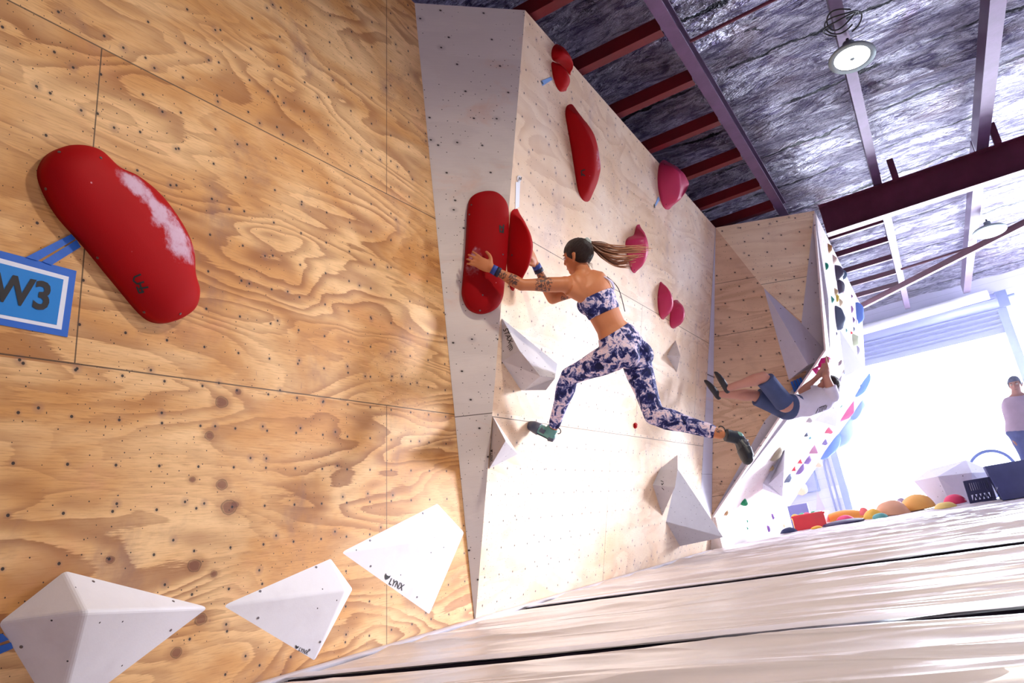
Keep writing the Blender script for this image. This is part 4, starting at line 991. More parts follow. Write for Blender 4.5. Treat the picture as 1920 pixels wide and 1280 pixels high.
# crop top: band round the chest with shoulder straps
b = MB(); ta = lerp(J['waist'], J['chest'], .36); tb_ = lerp(J['waist'], J['chest'], .88)
b.tube([ta, lerp(ta, tb_, .35), lerp(ta, tb_, .8), tb_], [(.132, .092), (.141, .096), (.153, .103), (.153, .101)], [sideT]*4, 30)
for k in (-1, 1): b.ball(lerp(ta, tb_, .6)-back*.055+sideT*.065*k, sideT*.062, back*.055, axT*.062, 16, 10)
remesh(b.build('crop_top', M['tiedye'], cl, True), .006, 4)
M['strap'] = simple('strap_cloth', rgb(200, 196, 228), .6, 0, .1)
for nm, sx, ex in (('strap', .30, .95), ('strap', .62, .9)):
    p0 = lerp(J['neck'], J['shR'], .30 if sx < .5 else .62)+back*.06-axT*.015; p1 = tb_+sideT*.118+back*.072
    P = [lerp(p0, p1, q)+back*(.034*math.sin(PI*q)) for q in (0, .3, .6, .85, 1)]
    P = [p0-back*.05-axT*.0]+P; pr = spline(P, 5); b = MB(); b.tube(pr, [(.0075, .003)]*len(pr), sideT, 8); b.build(nm, M['strap'], cl, True)
p0 = tb_+sideT*.135+back*.06; P = [p0+axT*.1, p0+back*.02+sideT*.02, ta+sideT*.15+back*.05-axT*.02]; pr = spline(P, 5); MB().tube(pr, [.0028]*len(pr), n=8).build('hanging_cord', M['ink'], cl, True)
# wristbands
M['band_a'] = simple('wristband_blue', rgb(40, 70, 160), .6, 0, .05); M['band_b'] = simple('wristband_navy', rgb(22, 26, 62), .6, 0, .05)
for el, wr, nm in ((J['elL'], J['wrL'], 'L'), (J['elR'], J['wrR'], 'R')):
    dv = (el-wr).normalized(); a0 = wr+dv*.004
    w1_ = MB().tube([a0, a0+dv*.030], [.0285, .030], n=24).build('wristband', M['band_a'], cl, True)
    MB().tube([a0+dv*.029, a0+dv*.055], [.030, .0315], n=24).build('wristband', M['band_b'], cl, True)
# hair
M['hair_dark'] = hairmat('hair_dark', rgb(26, 16, 20), rgb(58, 38, 36))
cap = hair_cap('hair', HC, HUP, HFW, M['hair_dark'], cl, .98, .55, .1, 1.0, px(1100, 455, 4.74)-HC)
b = MB()
for i in range(14):
    q = px(1088+i*1.7, 500-abs(i-6)*.8, 4.70+.02*(i % 3)); b.tube([q+(HC-q)*.25, q, q+px(1088+i*1.9+random.uniform(-2, 2), 508+random.uniform(-4, 5), 4.70)-px(1088+i*1.7, 500, 4.70)], [.0018, .0014, .0004], n=5)
b.build('loose_hair', M['hair_dark'], cl, True, uvs=[(0, 0)]*len(b.v))
n = NT('ponytail_hair'); o = n.obj(); uvn = n.sep(n.uv('wc'))
strn = n.noise(n.comb(n.math('MULTIPLY', uvn[1], 6.0), n.math('MULTIPLY', uvn[0], .6)), 3, 3, .6)
M['pony'] = n.out(n.mix(n.math('ADD', n.math('MULTIPLY', uvn[0], .9), n.math('MULTIPLY_ADD', strn, .5, -.3), clamp=True), rgb(70, 38, 34), rgb(206, 148, 112)), .4, 0., strn, .5, .002, spec=.4)
random.seed(5)
vs = []; fs = []; uvs = []
root = px(1102, 452, 4.74)
# bottom to top of the fan, each lock: end pixel, sag
locks = []
for i in range(46):
    f = i/45
    end = (lerp(1180, 1217, min(1, f*1.6)) + random.uniform(-14, 8), lerp(501, 459, f**.55)+random.uniform(-3, 3))
    locks.append((end, f))
for (ex, ey), f in locks:
    dz = random.uniform(-.05, .05)
    m1 = (1128+random.uniform(-3, 3), lerp(481, 455, f)+random.uniform(-2, 2)); m2 = (1158+random.uniform(-6, 6), lerp(497, 457, f)+3*math.sin(f*9)+random.uniform(-3, 3))
    P = [root+Vector((random.uniform(-.008, .008), random.uniform(-.008, .008), random.uniform(-.008, .008))), px(m1[0], m1[1], 4.74+dz*.5), px(m2[0], m2[1], 4.74+dz), px(ex, ey, 4.74+dz*1.4)]
    pr = spline(P, 7); k_ = len(pr); mb = MB()
    r0 = random.uniform(.005, .0105)
    mb.tube(pr, [(r0*(1-.9*(i/k_)**1.8), r0*.45*(1-.9*(i/k_)**1.8)+.0004) for i in range(k_)], None, 6)
    b0 = len(vs); vs += mb.v; fs += [tuple(b0+q for q in ff) for ff in mb.f]
    uvs += [(min(1, (q//6)/k_), f*7) for q in range(k_*6)]+[(0, f*7), (1, f*7)]
mesh_obj('ponytail', vs, fs, M['pony'], cl, True, uvs=uvs)
M['tie'] = simple('hair_tie_grey', rgb(176, 190, 192), .7, 0, .1, 20)
dv = (px(1108, 452, 4.74)-px(1096, 458, 4.74)).normalized()
b = MB()
for q in range(3):
    R_ = Matrix.Rotation(q*.5, 3, dv); c0 = px(1101, 455, 4.73)+dv*.006*q; s1 = dv.orthogonal().normalized(); s2 = dv.cross(s1)
    ring = [c0+(s1*math.cos(a)+s2*math.sin(a))*.023+dv*.004*math.sin(3*a) for a in [2*PI*i/18 for i in range(19)]]
    b.tube(ring, [.0095]*19, n=8)
b.build('hair_tie', M['tie'], cl, True)
# shoes
M['shoe_teal'] = simple('shoe_teal', rgb(96, 150, 146), .55, 0, .1, 12); M['shoe_dark'] = simple('shoe_dark_rubber', rgb(30, 38, 52), .45, 0, .15, 12); M['shoe_grey'] = simple('shoe_slate', rgb(78, 84, 104), .5, 0, .12, 12)
def two_tone(t, ank, heel, toe, sole, upper, rubber, patch):
    b = MB(); sd, up, ax, L = shoe(b, ank, heel, toe, sole); o = remesh(b.build('shoe', upper, t, True), .004, 3)
    b = MB(); S = -up
    b.tube([lerp(heel, toe, .55)+up*.022, lerp(heel, toe, .80)+up*.018, lerp(heel, toe, .95)+up*.013+S*.004, toe+up*.008+S*.006+ax*.003], [(.048, .042), (.050, .035), (.037, .026), (.015, .013)], sd, 18)
    b.tube([heel-ax*.006+up*.012, heel+ax*L*.14+up*.012], [(.022, .018), (.034, .030)], sd, 16)
    for q in range(1): b.tube([heel+up*.004, lerp(heel, toe, .3)+up*.002, lerp(heel, toe, .6)+up*.001, lerp(heel, toe, .9)+up*.004], [(.022, .006), (.030, .006), (.042, .006), (.034, .006)], sd, 14)
    remesh(b.build('shoe_rubber', rubber, o, True), .004, 3)
    b = MB(); b.tube([lerp(heel, toe, .36)+up*.052, lerp(heel, toe, .36)+up*.035, lerp(heel, toe, .50)+up*.036], [(.038, .012), (.043, .02), (.044, .024)], sd, 18); b.build('strap', patch, o, True)
    e = lerp(heel, ank, .8)-ax*.03; b = MB(); ring = [e+(-ax*math.cos(a)*.022+up*math.sin(a)*.020)+up*.01 for a in [PI*1.6*i/12-1.2 for i in range(13)]]; b.tube(ring, [.0035]*13, n=8); b.build('pull_loop', M['ink'], o, True)
soleL = (RW @ Vector((-.35, -.85, -.35))).normalized()
two_tone(cl, J['anL'], px(1036, 826, 4.96), px(988, 797, 5.02), soleL, M['shoe_teal'], M['shoe_grey'], M['shoe_grey'])
soleR = (RW @ Vector((.75, .1, .70))).normalized(); soleR = (RW @ Vector((-.30, -.55, .55))).normalized()
two_tone(cl, J['anR'], px(1374, 812, 4.47), px(1402, 868, 4.36), soleR, M['shoe_dark'], M['shoe_dark'], M['shoe_grey'])
c0 = px(1384, 817, 4.46); MB().ball(c0, RW @ Vector((.032, 0, 0)), RW @ Vector((0, .026, 0)), RW @ Vector((0, 0, .03)), 16, 10).build('heel_cap', M['shoe_teal'], cl, True)

# ---- man in shorts hanging under the end wall
M['skin_man'] = skinmat('skin_man', rgb(190, 138, 124)); M['shorts'] = simple('navy_shorts', rgb(62, 76, 118), .8, 0, .12, 6); M['tee'] = simple('white_tee', rgb(214, 210, 232), .8, 0, .06, 5)
def man(K, label, hc, hup, hfw, back, cloth, bottoms, long_legs=False, vox=.009, hs=1.0, hairc=None, hands=(), shoes=(), sleeve=.5, skin='skin_man'):
    t = empty('person', K['pelvis'], label, 'person')
    sT = (K['shR']-K['shL']).normalized(); sH = (K['hipR']-K['hipL']).normalized(); ax = (K['neck']-K['pelvis']).normalized()
    b = MB(); b.tube([lerp(K['pelvis'], K['waist'], -.4), K['pelvis'], K['waist'], K['chest'], lerp(K['chest'], K['neck'], .6), K['neck']], [(.13, .09), (.17, .115), (.145, .10), (.175, .115), (.165, .10), (.08, .07)], [sH, sH, sT, sT, sT, sT], 24)
    for nm in ('shL', 'shR'): b.ball(K[nm], EX*.06, EY*.06, EZ*.06, 14, 10); b.tube([K['neck'], K[nm]], [.055, .052], None, 14)
    b.tube([K['neck']-ax*.05, lerp(K['neck'], hc, .5), hc-hup.normalized()*.03], [.062, .056, .055], None, 16)
    head_mesh(b, hc, hup, hfw, hs)
    for q in 'LR':
        limb(b, K['sh'+q], K['el'+q], .050, .040, UARM, n=14); limb(b, K['el'+q], K['wr'+q], .041, .027, FARM, n=14)
        limb(b, K['hip'+q], K['kn'+q], .092, .060, THIGH); limb(b, K['kn'+q], K['an'+q], .058, .038, CALF)
    for (q, d_, n_, th, cu) in hands: hand(b, K['wr'+q], d_, n_, .19, cu, .10, thumb=th)
    remesh(b.build('body', M[skin], t, True), vox, 4)
    face_parts(t, hc, hup, hfw, hs, M['iris']); hair_cap('hair', hc, hup, hfw, hairc or M['hair_dark'], t, hs, .6, .0, 1.3)
    b = MB(); b.tube([lerp(K['pelvis'], K['waist'], .15), K['waist'], K['chest'], lerp(K['chest'], K['neck'], .5), lerp(K['chest'], K['neck'], .92)], [(.185, .13), (.168, .122), (.192, .13), (.180, .118), (.10, .082)], [sH, sT, sT, sT, sT], 26)
    for q in 'LR':
        b.ball(K['sh'+q], EX*.068, EY*.068, EZ*.068, 14, 10); b.tube([lerp(K['neck'], K['sh'+q], .35)-ax*.02, K['sh'+q]], [.062, .064], None, 14)
        b.tube([K['sh'+q], lerp(K['sh'+q], K['el'+q], sleeve)], [.066, .070], None, 16)
    tee = remesh(b.build('t_shirt', cloth, t, True), vox, 4)
    b = MB(); b.tube([lerp(K['pelvis'], K['waist'], -.45), K['pelvis'], lerp(K['pelvis'], K['waist'], .55)], [(.14, .10), (.182, .128), (.165, .118)], [sH]*3, 24)
    for q in 'LR':
        if long_legs: limb(b, K['hip'+q], K['kn'+q], .102, .072); limb(b, K['kn'+q], K['an'+q], .072, .055)
        else: b.tube([K['hip'+q], lerp(K['hip'+q], K['kn'+q], .5), lerp(K['hip'+q], K['kn'+q], .92)], [.105, .098, .098], None, 18)
    remesh(b.build('trousers' if long_legs else 'shorts', bottoms, t, True), vox, 4)
    for (an, he, to, so) in shoes:
        b = MB(); shoe(b, an, he, to, so, .045); remesh(b.build('shoe', M['shoe_black'], t, True), .006, 3)
    return t, tee
M['shoe_black'] = simple('shoe_black', rgb(24, 22, 34), .45, 0, .1)
K = dict(neck=px(1549, 738, 8.05), chest=px(1536, 748, 8.02), waist=px(1508, 760, 7.96), pelvis=px(1478, 763, 7.92),
         shL=px(1562, 742, 7.88), shR=px(1535, 733, 8.22), elL=px(1549, 706, 7.88), wrL=px(1551, 691, 8.02), elR=px(1503, 734, 8.25), wrR=px(1535, 705, 8.25),
         hipL=px(1472, 757, 7.82), hipR=px(1476, 770, 8.02), knL=px(1431, 707, 7.76), anL=px(1366, 727, 7.80), knR=px(1414, 741, 8.0), anR=px(1350, 739, 7.98))
mh = px(1553, 722, 8.12)
t, tee = man(K, 'man in white t-shirt and navy shorts hanging sideways from a magenta hold', mh, (mh-K['neck'])+RW @ Vector((.02, .03, 0)), RW @ Vector((-.6, .25, -.6)), None, M['tee'], M['shorts'],
    hands=[('L', px(1555, 678, 8.08)-K['wrL'], RW @ Vector((-.6, .2, -.7)), 1, .55), ('R', px(1543, 694, 8.22)-K['wrR'], RW @ Vector((.2, .5, -.7)), -1, .5)],
    shoes=[(K['anL'], px(1362, 738, 7.80), px(1339, 697, 7.80), RW @ Vector((-.8, -.5, .2))), (K['anR'], px(1346, 750, 7.98), px(1320, 713, 7.98), RW @ Vector((-.8, -.5, .2)))])
bpy.context.view_layer.update(); dg_ = bpy.context.evaluated_depsgraph_get(); ev = tee.evaluated_get(dg_); me_ = ev.to_mesh(); pw_ = parent_world(tee)
tb = bvh_of([v.co+pw_ for v in me_.vertices], [tuple(p_.vertices) for p_ in me_.polygons]); ev.to_mesh_clear()
decal_px('shirt_print', [[(1535+3*i, 773-.8*i), (1538+3*i, 763-.8*i)] for i in range(5)]+[[(1529, 775), (1534, 765)], [(1535, 764), (1549, 759)]], tb, M['ink'], tee, wd=1.1, off=.003)

# ---- person by the door
PYp = plane((0, 1, 0), (0, 11.3, 0))
hp = lambda u, v, o=0: hit(u, v, PYp)+EY*o
K3 = dict(neck=hp(1907, 741), chest=hp(1911, 765), waist=hp(1914, 790), pelvis=hp(1917, 812), shL=hp(1891, 754), shR=hp(1931, 747), elL=hp(1893, 792), wrL=hp(1897, 822), elR=hp(1941, 785), wrR=hp(1945, 812),
          hipL=hp(1910, 818), hipR=hp(1927, 815))
for q, dx in (('L', 0), ('R', 0)):
    h_ = K3['hip'+q]; K3['kn'+q] = Vector((h_.x, h_.y-.04, .50)); K3['an'+q] = Vector((h_.x, h_.y+.03, .10))
M['tee3'] = simple('backlit_tee', rgb(196, 176, 200), .8, 0, .05); M['jeans'] = simple('backlit_jeans', rgb(96, 108, 168), .8, 0, .1); M['hair_backlit'] = hairmat('backlit_hair', rgb(70, 78, 120), rgb(120, 125, 165))  # lavender backlit look is put into the shirt, jeans and hair colours
h3 = hp(1904, 722)
man(K3, 'person in a pale t-shirt and jeans standing by the bright doorway', h3, EZ, Vector((-.25, -1, -.15)), None, M['tee3'], M['jeans'], True, .011, .98, M['hair_backlit'],
    hands=[('L', Vector((0, -.02, -1)), Vector((1, 0, 0)), 1, .3), ('R', Vector((0, -.02, -1)), Vector((-1, 0, 0)), -1, .3)],
    shoes=[(K3['an'+q], K3['an'+q]+Vector((0, .06, -.09)), K3['an'+q]+Vector((0, -.20, -.09)), Vector((0, 0, -1))) for q in 'LR'], sleeve=.62)

# ------------------------------------------------------------------ volumes on the end and far walls
M['vol_far'] = volume_paint('lilac_white_paint', rgb(206, 204, 222), .35, .25, 7, dotr=.008)
volume('white_volume', [(1432, 540, 0), (1479, 712, 0), (1557, 668, 0), (1503, 606, 0), (1515, 684, .24)], [(0, 1, 4), (1, 2, 4), (2, 3, 4), (3, 0, 4)], WE, M['vol_far'], 'big pale angular volume on the end wall above the hanging man', bv=.004)
volume('white_volume', [(1472, 842, 0), (1430, 917, 0), (1467, 931, .30), (1470, 880, .22)], [(0, 1, 3), (1, 2, 3), (0, 3, 2)], W4A, M['vol_far'], 'pale triangular volume low on the roof of the far wall', bv=.004)
volume('white_volume', [(1526, 788, 0), (1573, 742, .0), (1568, 800, .25)], [(0, 1, 2)], W4A, M['vol_far'], 'pale triangular volume just right of the hanging man', bv=.003)
volume('white_volume', [(1573, 614, 0), (1584, 706, .0), (1620, 688, .22)], [(0, 1, 2)], W4B, M['vol_far'], 'tall pale triangular volume on the upper far wall', bv=.003)
volume('grey_volume', [(1561, 738, 0), (1579, 702, 0), (1573, 742, .12)], [(0, 1, 2)], W4A, M['vol_far'], 'thin grey sliver volume above the hanging man\'s shoulder', bv=.002)
t = empty('tape_tag', hit(1494, 722, WE, .12), 'four bright blue tape stripes on the end wall beside the man', 'tape')
eb = bvh_of(*world_mesh([o for o in C.objects if o.get('label', '').startswith('big pale angular')][0]))
for i in range(4):
    x = 1482+5.3*i; y = 716-2.4*i
    flat_px('tape_strip', [(x, y), (x+4.2, y-1.9), (x+11, y+17), (x+6.8, y+19)], WE, .032, .036, M['tape'], t)
HM = {}
def hm(c):
    if c not in HM: HM[c] = holdmat('hold_%d_%d_%d' % c, rgb(*c), .12)
    return HM[c]
random.seed(11)
def far_hold(x, y, w_, h_, pl, c, label, shape='blob', prot=.7, ang=0.0, cat='climbing hold'):
    P = hit(x, y, pl, 0); n_ = pl[0]; d_ = -(RW.transposed() @ (P-CAM)).z; s_ = d_/FPX*1.2; P = P-n_*.01
    vdir = (EZ-n_*n_.z).normalized(); hd = EY
    # height on the wall from the pixel height, protrusion from the pixel width
    hh = h_*s_/2*1.05; ww = min(w_, h_*1.6)*s_/2*1.0; pr = w_*s_*prot
    vd = (vdir*math.cos(ang)+hd*math.sin(ang)); sdv = n_.cross(vd)
    b = MB(); sd_ = random.random()*50
    if shape == 'blob':
        def fn(x_, y_, z_):
            k = 1+.16*noise.noise(Vector((x_*1.5+sd_, y_*1.5, z_*1.5))); return x_*k, y_*k, (z_*k if z_ > 0 else z_*.05)
        b.ball(P, vd*hh, sdv*ww, n_*pr, 22, 14, fn)
        o = b.build('climbing_hold', hm(c), base='auto', smooth=True)
    else:
        pts = [(-1, -.5), (-.2, -1), (.9, -.6), (1, .4), (.2, 1), (-.8, .7)]
        vs = [P+vd*hh*a+sdv*ww*b_ for a, b_ in pts]+[P+vd*hh*.1*random.uniform(-2, 4)+sdv*ww*.2+n_*pr, P-vd*hh*.35-sdv*ww*.2+n_*pr*.85]
        b.add(vs, [(0, 1, 7), (1, 2, 7), (2, 6, 7), (2, 3, 6), (3, 4, 6), (4, 5, 6), (5, 7, 6), (5, 0, 7), (5, 4, 3, 2, 1, 0)])
        o = b.build('climbing_hold', hm(c), base='auto'); fixnormals(o); bevel(o, min(hh, ww)*.12, 2)
    tag(o, label, cat, 'small holds on the far wall'); return o
FH = [
 (1553, 466, 10, 18, 'B', (190, 140, 92), 'brown wedge hold at the very top of the far wall', 'f'), (1562, 486, 10, 17, 'B', (225, 195, 180), 'pale pinkish wedge hold second from the top of the far wall', 'f'),
 (1548, 499, 8, 11, 'B', (36, 150, 118), 'small green hold near the top left of the far wall', 'b'), (1567, 511, 17, 25, 'B', (70, 60, 86), 'upper of two dark domed holds on the upper far wall', 'b'),
 (1580, 515, 10, 15, 'B', (64, 84, 116), 'dark teal hold sticking out beside the upper dark dome', 'b'), (1571, 537, 15, 24, 'B', (62, 48, 78), 'lower of two dark domed holds on the upper far wall', 'b'),
 (1580, 545, 5, 11, 'B', (214, 50, 70), 'slim red hold beside the lower dark dome', 'f'), (1565, 547, 9, 16, 'B', (214, 184, 140), 'tan wedge hold directly under the lower dark dome', 'f'),
 (1568, 558, 7, 14, 'B', (214, 186, 62), 'mustard yellow hold on the upper far wall', 'b'), (1559, 561, 8, 15, 'B', (76, 168, 148), 'sea green wedge hold left of the mustard one', 'f'),
 (1574, 567, 9, 18, 'B', (226, 204, 168), 'cream wedge hold below right of the mustard one', 'f'), (1568, 597, 19, 38, 'B', (92, 104, 130), 'largest grey-blue dome halfway up the upper far wall', 'b'),
 (1568, 625, 4, 10, 'B', (60, 56, 112), 'tiny dark blue hold under the grey-blue dome', 'f'), (1596, 555, 5, 9, 'B', (120, 66, 130), 'small purple hold nearest the roof rungs', 'f'),
 (1596, 580, 6, 14, 'B', (142, 82, 152), 'violet hold left of the tall blue one', 'b'), (1606, 587, 16, 38, 'B', (56, 98, 190), 'tall bright blue hold at the outer edge of the far wall', 'b'),
 (1599, 599, 6, 15, 'B', (96, 56, 122), 'dark purple hold below the violet one', 'f'), (1605, 607, 6, 16, 'B', (232, 222, 232), 'white knobbly hold under the tall blue one', 'b'),
 (1586, 619, 5, 12, 'B', (128, 190, 190), 'pale teal sliver hold on the upper far wall', 'f'), (1600, 617, 5, 9, 'B', (128, 136, 160), 'small grey hold above the little red one', 'b'),
 (1595, 624, 6, 7, 'B', (222, 50, 60), 'little red arrowhead hold above the olive one', 'f'), (1599, 638, 15, 20, 'B', (192, 202, 170), 'pale olive rounded hold beside the tall triangular volume', 'b'),
 (1607, 656, 7, 15, 'B', (158, 150, 178), 'grey-lilac hold at the outer edge above the doorway glow', 'b'), (1615, 662, 7, 16, 'B', (236, 230, 240), 'outermost white hold against the roller door', 'b'),
 (1575, 680, 7, 10, 'A', (196, 176, 186), 'taupe hold just right of the magenta one', 'b'), (1588, 692, 17, 20, 'A', (104, 146, 220), 'cornflower blue hold under the tall triangular volume', 'f'),
 (1599, 683, 13, 10, 'A', (176, 178, 200), 'pale grey hold beside the cornflower blue one', 'b'), (1565, 768, 9, 14, 'A', (136, 198, 196), 'pale aqua hold behind the man\'s shirt', 'b'),
 (1577, 761, 6, 9, 'A', (150, 196, 190), 'tiny aqua hold right of the man\'s shirt', 'f'), (1588, 771, 20, 42, 'A', (226, 84, 150), 'tall faceted pink hold right of the man', 'f'),
 (1606, 768, 18, 38, 'A', (124, 156, 224), 'blue-lilac rounded hold beside the tall pink one', 'b'), (1617, 722, 16, 42, 'A', (104, 156, 236), 'sky blue bulb hold jutting out over the doorway', 'b'),
 (1551, 806, 20, 13, 'A', (230, 88, 126), 'pink block hold under the triangular volume by the man', 'f'), (1545, 828, 13, 11, 'A', (128, 108, 180), 'violet hold below the pink block', 'b'),
 (1511, 814, 9, 8, 'A', (112, 128, 156), 'small slate hold below the man\'s waist', 'b'), (1518, 820, 8, 8, 'A', (120, 190, 200), 'small turquoise hold touching the slate one', 'f'),
 (1524, 841, 22, 20, 'A', (206, 138, 178), 'mauve wedge hold in the middle of the overhanging roof', 'f'), (1499, 864, 13, 11, 'A', (232, 50, 78), 'red hold touching a purple one in the middle cluster', 'f'),
 (1488, 878, 11, 12, 'A', (228, 44, 70), 'leftmost red hold of the middle cluster', 'f'), (1513, 861, 14, 16, 'A', (146, 110, 190), 'upper purple hold of the middle cluster', 'b'),
 (1499, 879, 13, 20, 'A', (134, 96, 176), 'lower purple hold of the middle cluster', 'b'), (1534, 868, 16, 17, 'A', (236, 196, 166), 'peach wedge hold near the right edge of the roof', 'f'),
 (1502, 917, 19, 18, 'A', (240, 198, 164), 'larger peach hold at the lower right edge of the roof', 'b'), (1476, 896, 13, 17, 'A', (112, 130, 162), 'steel blue hold beside the low triangular volume', 'b'),
 (1454, 850, 18, 28, 'A', (176, 162, 138), 'long khaki hold near the roof\'s left edge', 'b'), (1446, 877, 10, 10, 'A', (206, 180, 140), 'small tan hold below the khaki one', 'b'),
 (1516, 786, 13, 10, 'A', (206, 198, 204), 'off-white hold under the man\'s shirt', 'b'), (1393, 940, 16, 11, 'A', (24, 150, 96), 'emerald green hold low at the left of the roof', 'b'),
 (1361, 961, 9, 9, 'A', (196, 156, 110), 'brown hold at the lowest left corner of the roof', 'b'),
 (1401, 977, 5, 5, 'K', (40, 150, 110), 'upper tiny green foothold on the kicker', 'b'), (1401, 990, 5, 5, 'K', (60, 160, 130), 'lower tiny green foothold on the kicker', 'b'),
 (1448, 968, 8, 10, 'K', (146, 96, 190), 'upper purple foothold on the kicker', 'b'), (1440, 991, 8, 11, 'K', (140, 88, 184), 'lower purple foothold on the kicker', 'b'), (1469, 985, 7, 11, 'K', (220, 176, 130), 'tan foothold at the right end of the kicker', 'f')]
for (x, y, w_, h_, pl_, c, lab, sh_) in FH:
    far_hold(x, y, w_, h_, {'A': W4A, 'B': W4B, 'K': WK}[pl_], c, lab, 'blob' if sh_ == 'b' else 'facet', .75 if pl_ == 'B' else .55, random.uniform(-.4, .4))
o = far_hold(1556, 836, 24, 46, W4A, (78, 122, 214), 'large blue shell-shaped macro hold at the lower right of the roof', 'blob', .5, .2); o['group'] = 'large holds on the far wall'
o = far_hold(1577, 812, 40, 56, W4A, (150, 180, 238), 'largest pale blue macro hold at the outer edge of the roof', 'blob', .45, .1); o['group'] = 'large holds on the far wall'
# the magenta hold he hangs from
mp = px(1541, 690, 8.32)
b = MB(); b.add([px(1522, 692, 8.42), px(1538, 683, 8.36), px(1541, 700, 8.34), px(1530, 702, 8.40), px(1533, 691, 8.28), px(1536, 693, 8.5)], [(0, 4, 1), (1, 4, 2), (2, 4, 3), (3, 4, 0), (0, 1, 5), (1, 2, 5), (2, 3, 5), (3, 0, 5)])
o = b.build('magenta_hold', hm((224, 44, 150)), base='auto'); fixnormals(o); bevel(o, .006, 2); tag(o, 'magenta wedge hold the hanging man pulls on, lower piece', 'climbing hold')
b = MB(); b.tube([px(1538, 686, 8.36), px(1545, 678, 8.32), px(1554, 674, 8.34)], [.03, .05, .035], n=12)
o = b.build('magenta_hold', hm((224, 44, 150)), base='auto', smooth=True); tag(o, 'magenta rounded hold under the man\'s raised hand, upper piece', 'climbing hold')

# ------------------------------------------------------------------ loose things on the far mat
def blob(x0, x1, yt, yb, Y, c, name, label, cat='climbing hold', bend=0.0, depth=.8, tilt=0.0, group='loose holds piled on the far mat'):
    pl = plane((0, 1, 0), (0, Y, 0)); A = hit(x0, yb, pl); B_ = hit(x1, yb, pl); Tp = hit((x0+x1)/2, yt, pl)
    cx = (A+B_)/2; wid = (B_-A).length/2; zt = hit((x0+x1)/2, yt, pl).z; zb = max(.022, hit((x0+x1)/2, yb, pl).z); h = (zt-zb); b = MB(); sd_ = random.random()*30
    if bend:
        pts = []; rd = []
        for i in range(13):
            a = i/12; pts.append(Vector((lerp(A.x, B_.x, a), Y, zb+.03+(h-.12)*math.sin(PI*min(1, a*1.0))**.8+tilt*(a-.5)))); rd.append((.05+bend*math.sin(PI*a), .035+.035*math.sin(PI*a)))
        b.tube(pts, rd, EY, 18); b.ball(pts[0], EX*.05, EY*.05, EZ*.04); b.ball(pts[-1], EX*.05, EY*.05, EZ*.04)
    else:
        def fn(x_, y_, z_):
            k = 1+.10*noise.noise(Vector((x_*1.2+sd_, y_*1.2, z_*1.2))); return x_*k, y_*k, (z_*k if z_ > 0 else z_*.10)
        ex = (B_-A).normalized(); ex = Vector((ex.x, 0, tilt)).normalized()
        b.ball(Vector((cx.x, Y, zb+h*.08)), ex*wid, EY*wid*depth, EZ*h*.92, 26, 16, fn)
    o = b.build(name, hm(c), base='auto', smooth=True); return tag(o, label, cat, group)
blob(1643, 1711, 936, 966, 11.15, (236, 178, 140), 'macro_hold', 'peach-tan domed macro hold in the middle of the far pile', tilt=-.12)
blob(1688, 1758, 925, 956, 11.4, (246, 184, 92), 'macro_hold', 'largest golden orange macro hold in the far pile', tilt=.03)
blob(1535, 1640, 952, 990, 11.55, (232, 160, 56), 'macro_hold', 'long arched orange macro hold at the left of the far pile', bend=.05)
blob(1543, 1628, 973, 990, 10.9, (48, 40, 86), 'macro_hold', 'dark navy flat dome lying under the orange arch')
blob(1568, 1606, 965, 984, 11.15, (236, 66, 124), 'macro_hold', 'hot pink dome between the orange arch and the navy dome')
blob(1619, 1656, 953, 973, 10.95, (250, 198, 80), 'macro_hold', 'yellow bean-shaped hold right of the arch', tilt=.15)
blob(1612, 1632, 950, 965, 11.5, (230, 110, 110), 'macro_hold', 'coral hold peeking out behind the yellow bean')
blob(1636, 1668, 961, 975, 10.7, (96, 168, 164), 'macro_hold', 'teal hold in front of the peach dome')
blob(1768, 1814, 926, 945, 10.9, (240, 70, 118), 'macro_hold', 'pink dome in front of the pale angular volume')
blob(1752, 1796, 940, 955, 10.7, (250, 220, 130), 'macro_hold', 'flat pale yellow hold beside the pink dome')
blob(1681, 1704, 932, 948, 11.6, (168, 156, 196), 'macro_hold', 'grey-violet hold behind the golden one')
blob(1463, 1496, 988, 999, 10.6, (28, 40, 92), 'macro_hold', 'flat dark blue disc hold at the left end of the pile')
blob(1522, 1544, 985, 997, 10.5, (250, 190, 60), 'macro_hold', 'small yellow hold in front of the red tub')
# red tub with small holds
def boxpx(x0, x1, Y, zt, mat, t, name, dpt=.3, zb=.015, th=.012, open_top=True, rz=0):
    pl = plane((0, 1, 0), (0, Y, 0)); a = hit(x0, 960, pl).x; b2 = hit(x1, 960, pl).x
    if not open_top: return MB().box((a, Y, zb), (b2, Y+dpt, zt)).build(name, mat, t)
    b = MB(); b.box((a, Y, zb), (b2, Y+th, zt)); b.box((a, Y+dpt-th, zb), (b2, Y+dpt, zt)); b.box((a, Y+th, zb), (a+th, Y+dpt-th, zt)); b.box((b2-th, Y+th, zb), (b2, Y+dpt-th, zt)); b.box((a+th, Y+th, zb), (b2-th, Y+dpt-th, zb+th))
    return b.build(name, mat, t)
t = empty('storage_tub', (-1.6, 10.95, .0), 'low red plastic tub holding small climbing holds at the left of the far pile', 'tub')
t.location = hit(1512, 990, plane((0, 1, 0), (0, 10.95, 0))); t.location.z = .015
M['red_tub'] = simple('red_plastic', rgb(226, 40, 52), .4, 0, .06)
boxpx(1483, 1544, 10.95, .19, M['red_tub'], t, 'tub_body', .38, .015)
boxpx(1481, 1546, 10.93, .215, M['red_tub'], t, 'tub_rim', .42, .19, .03)
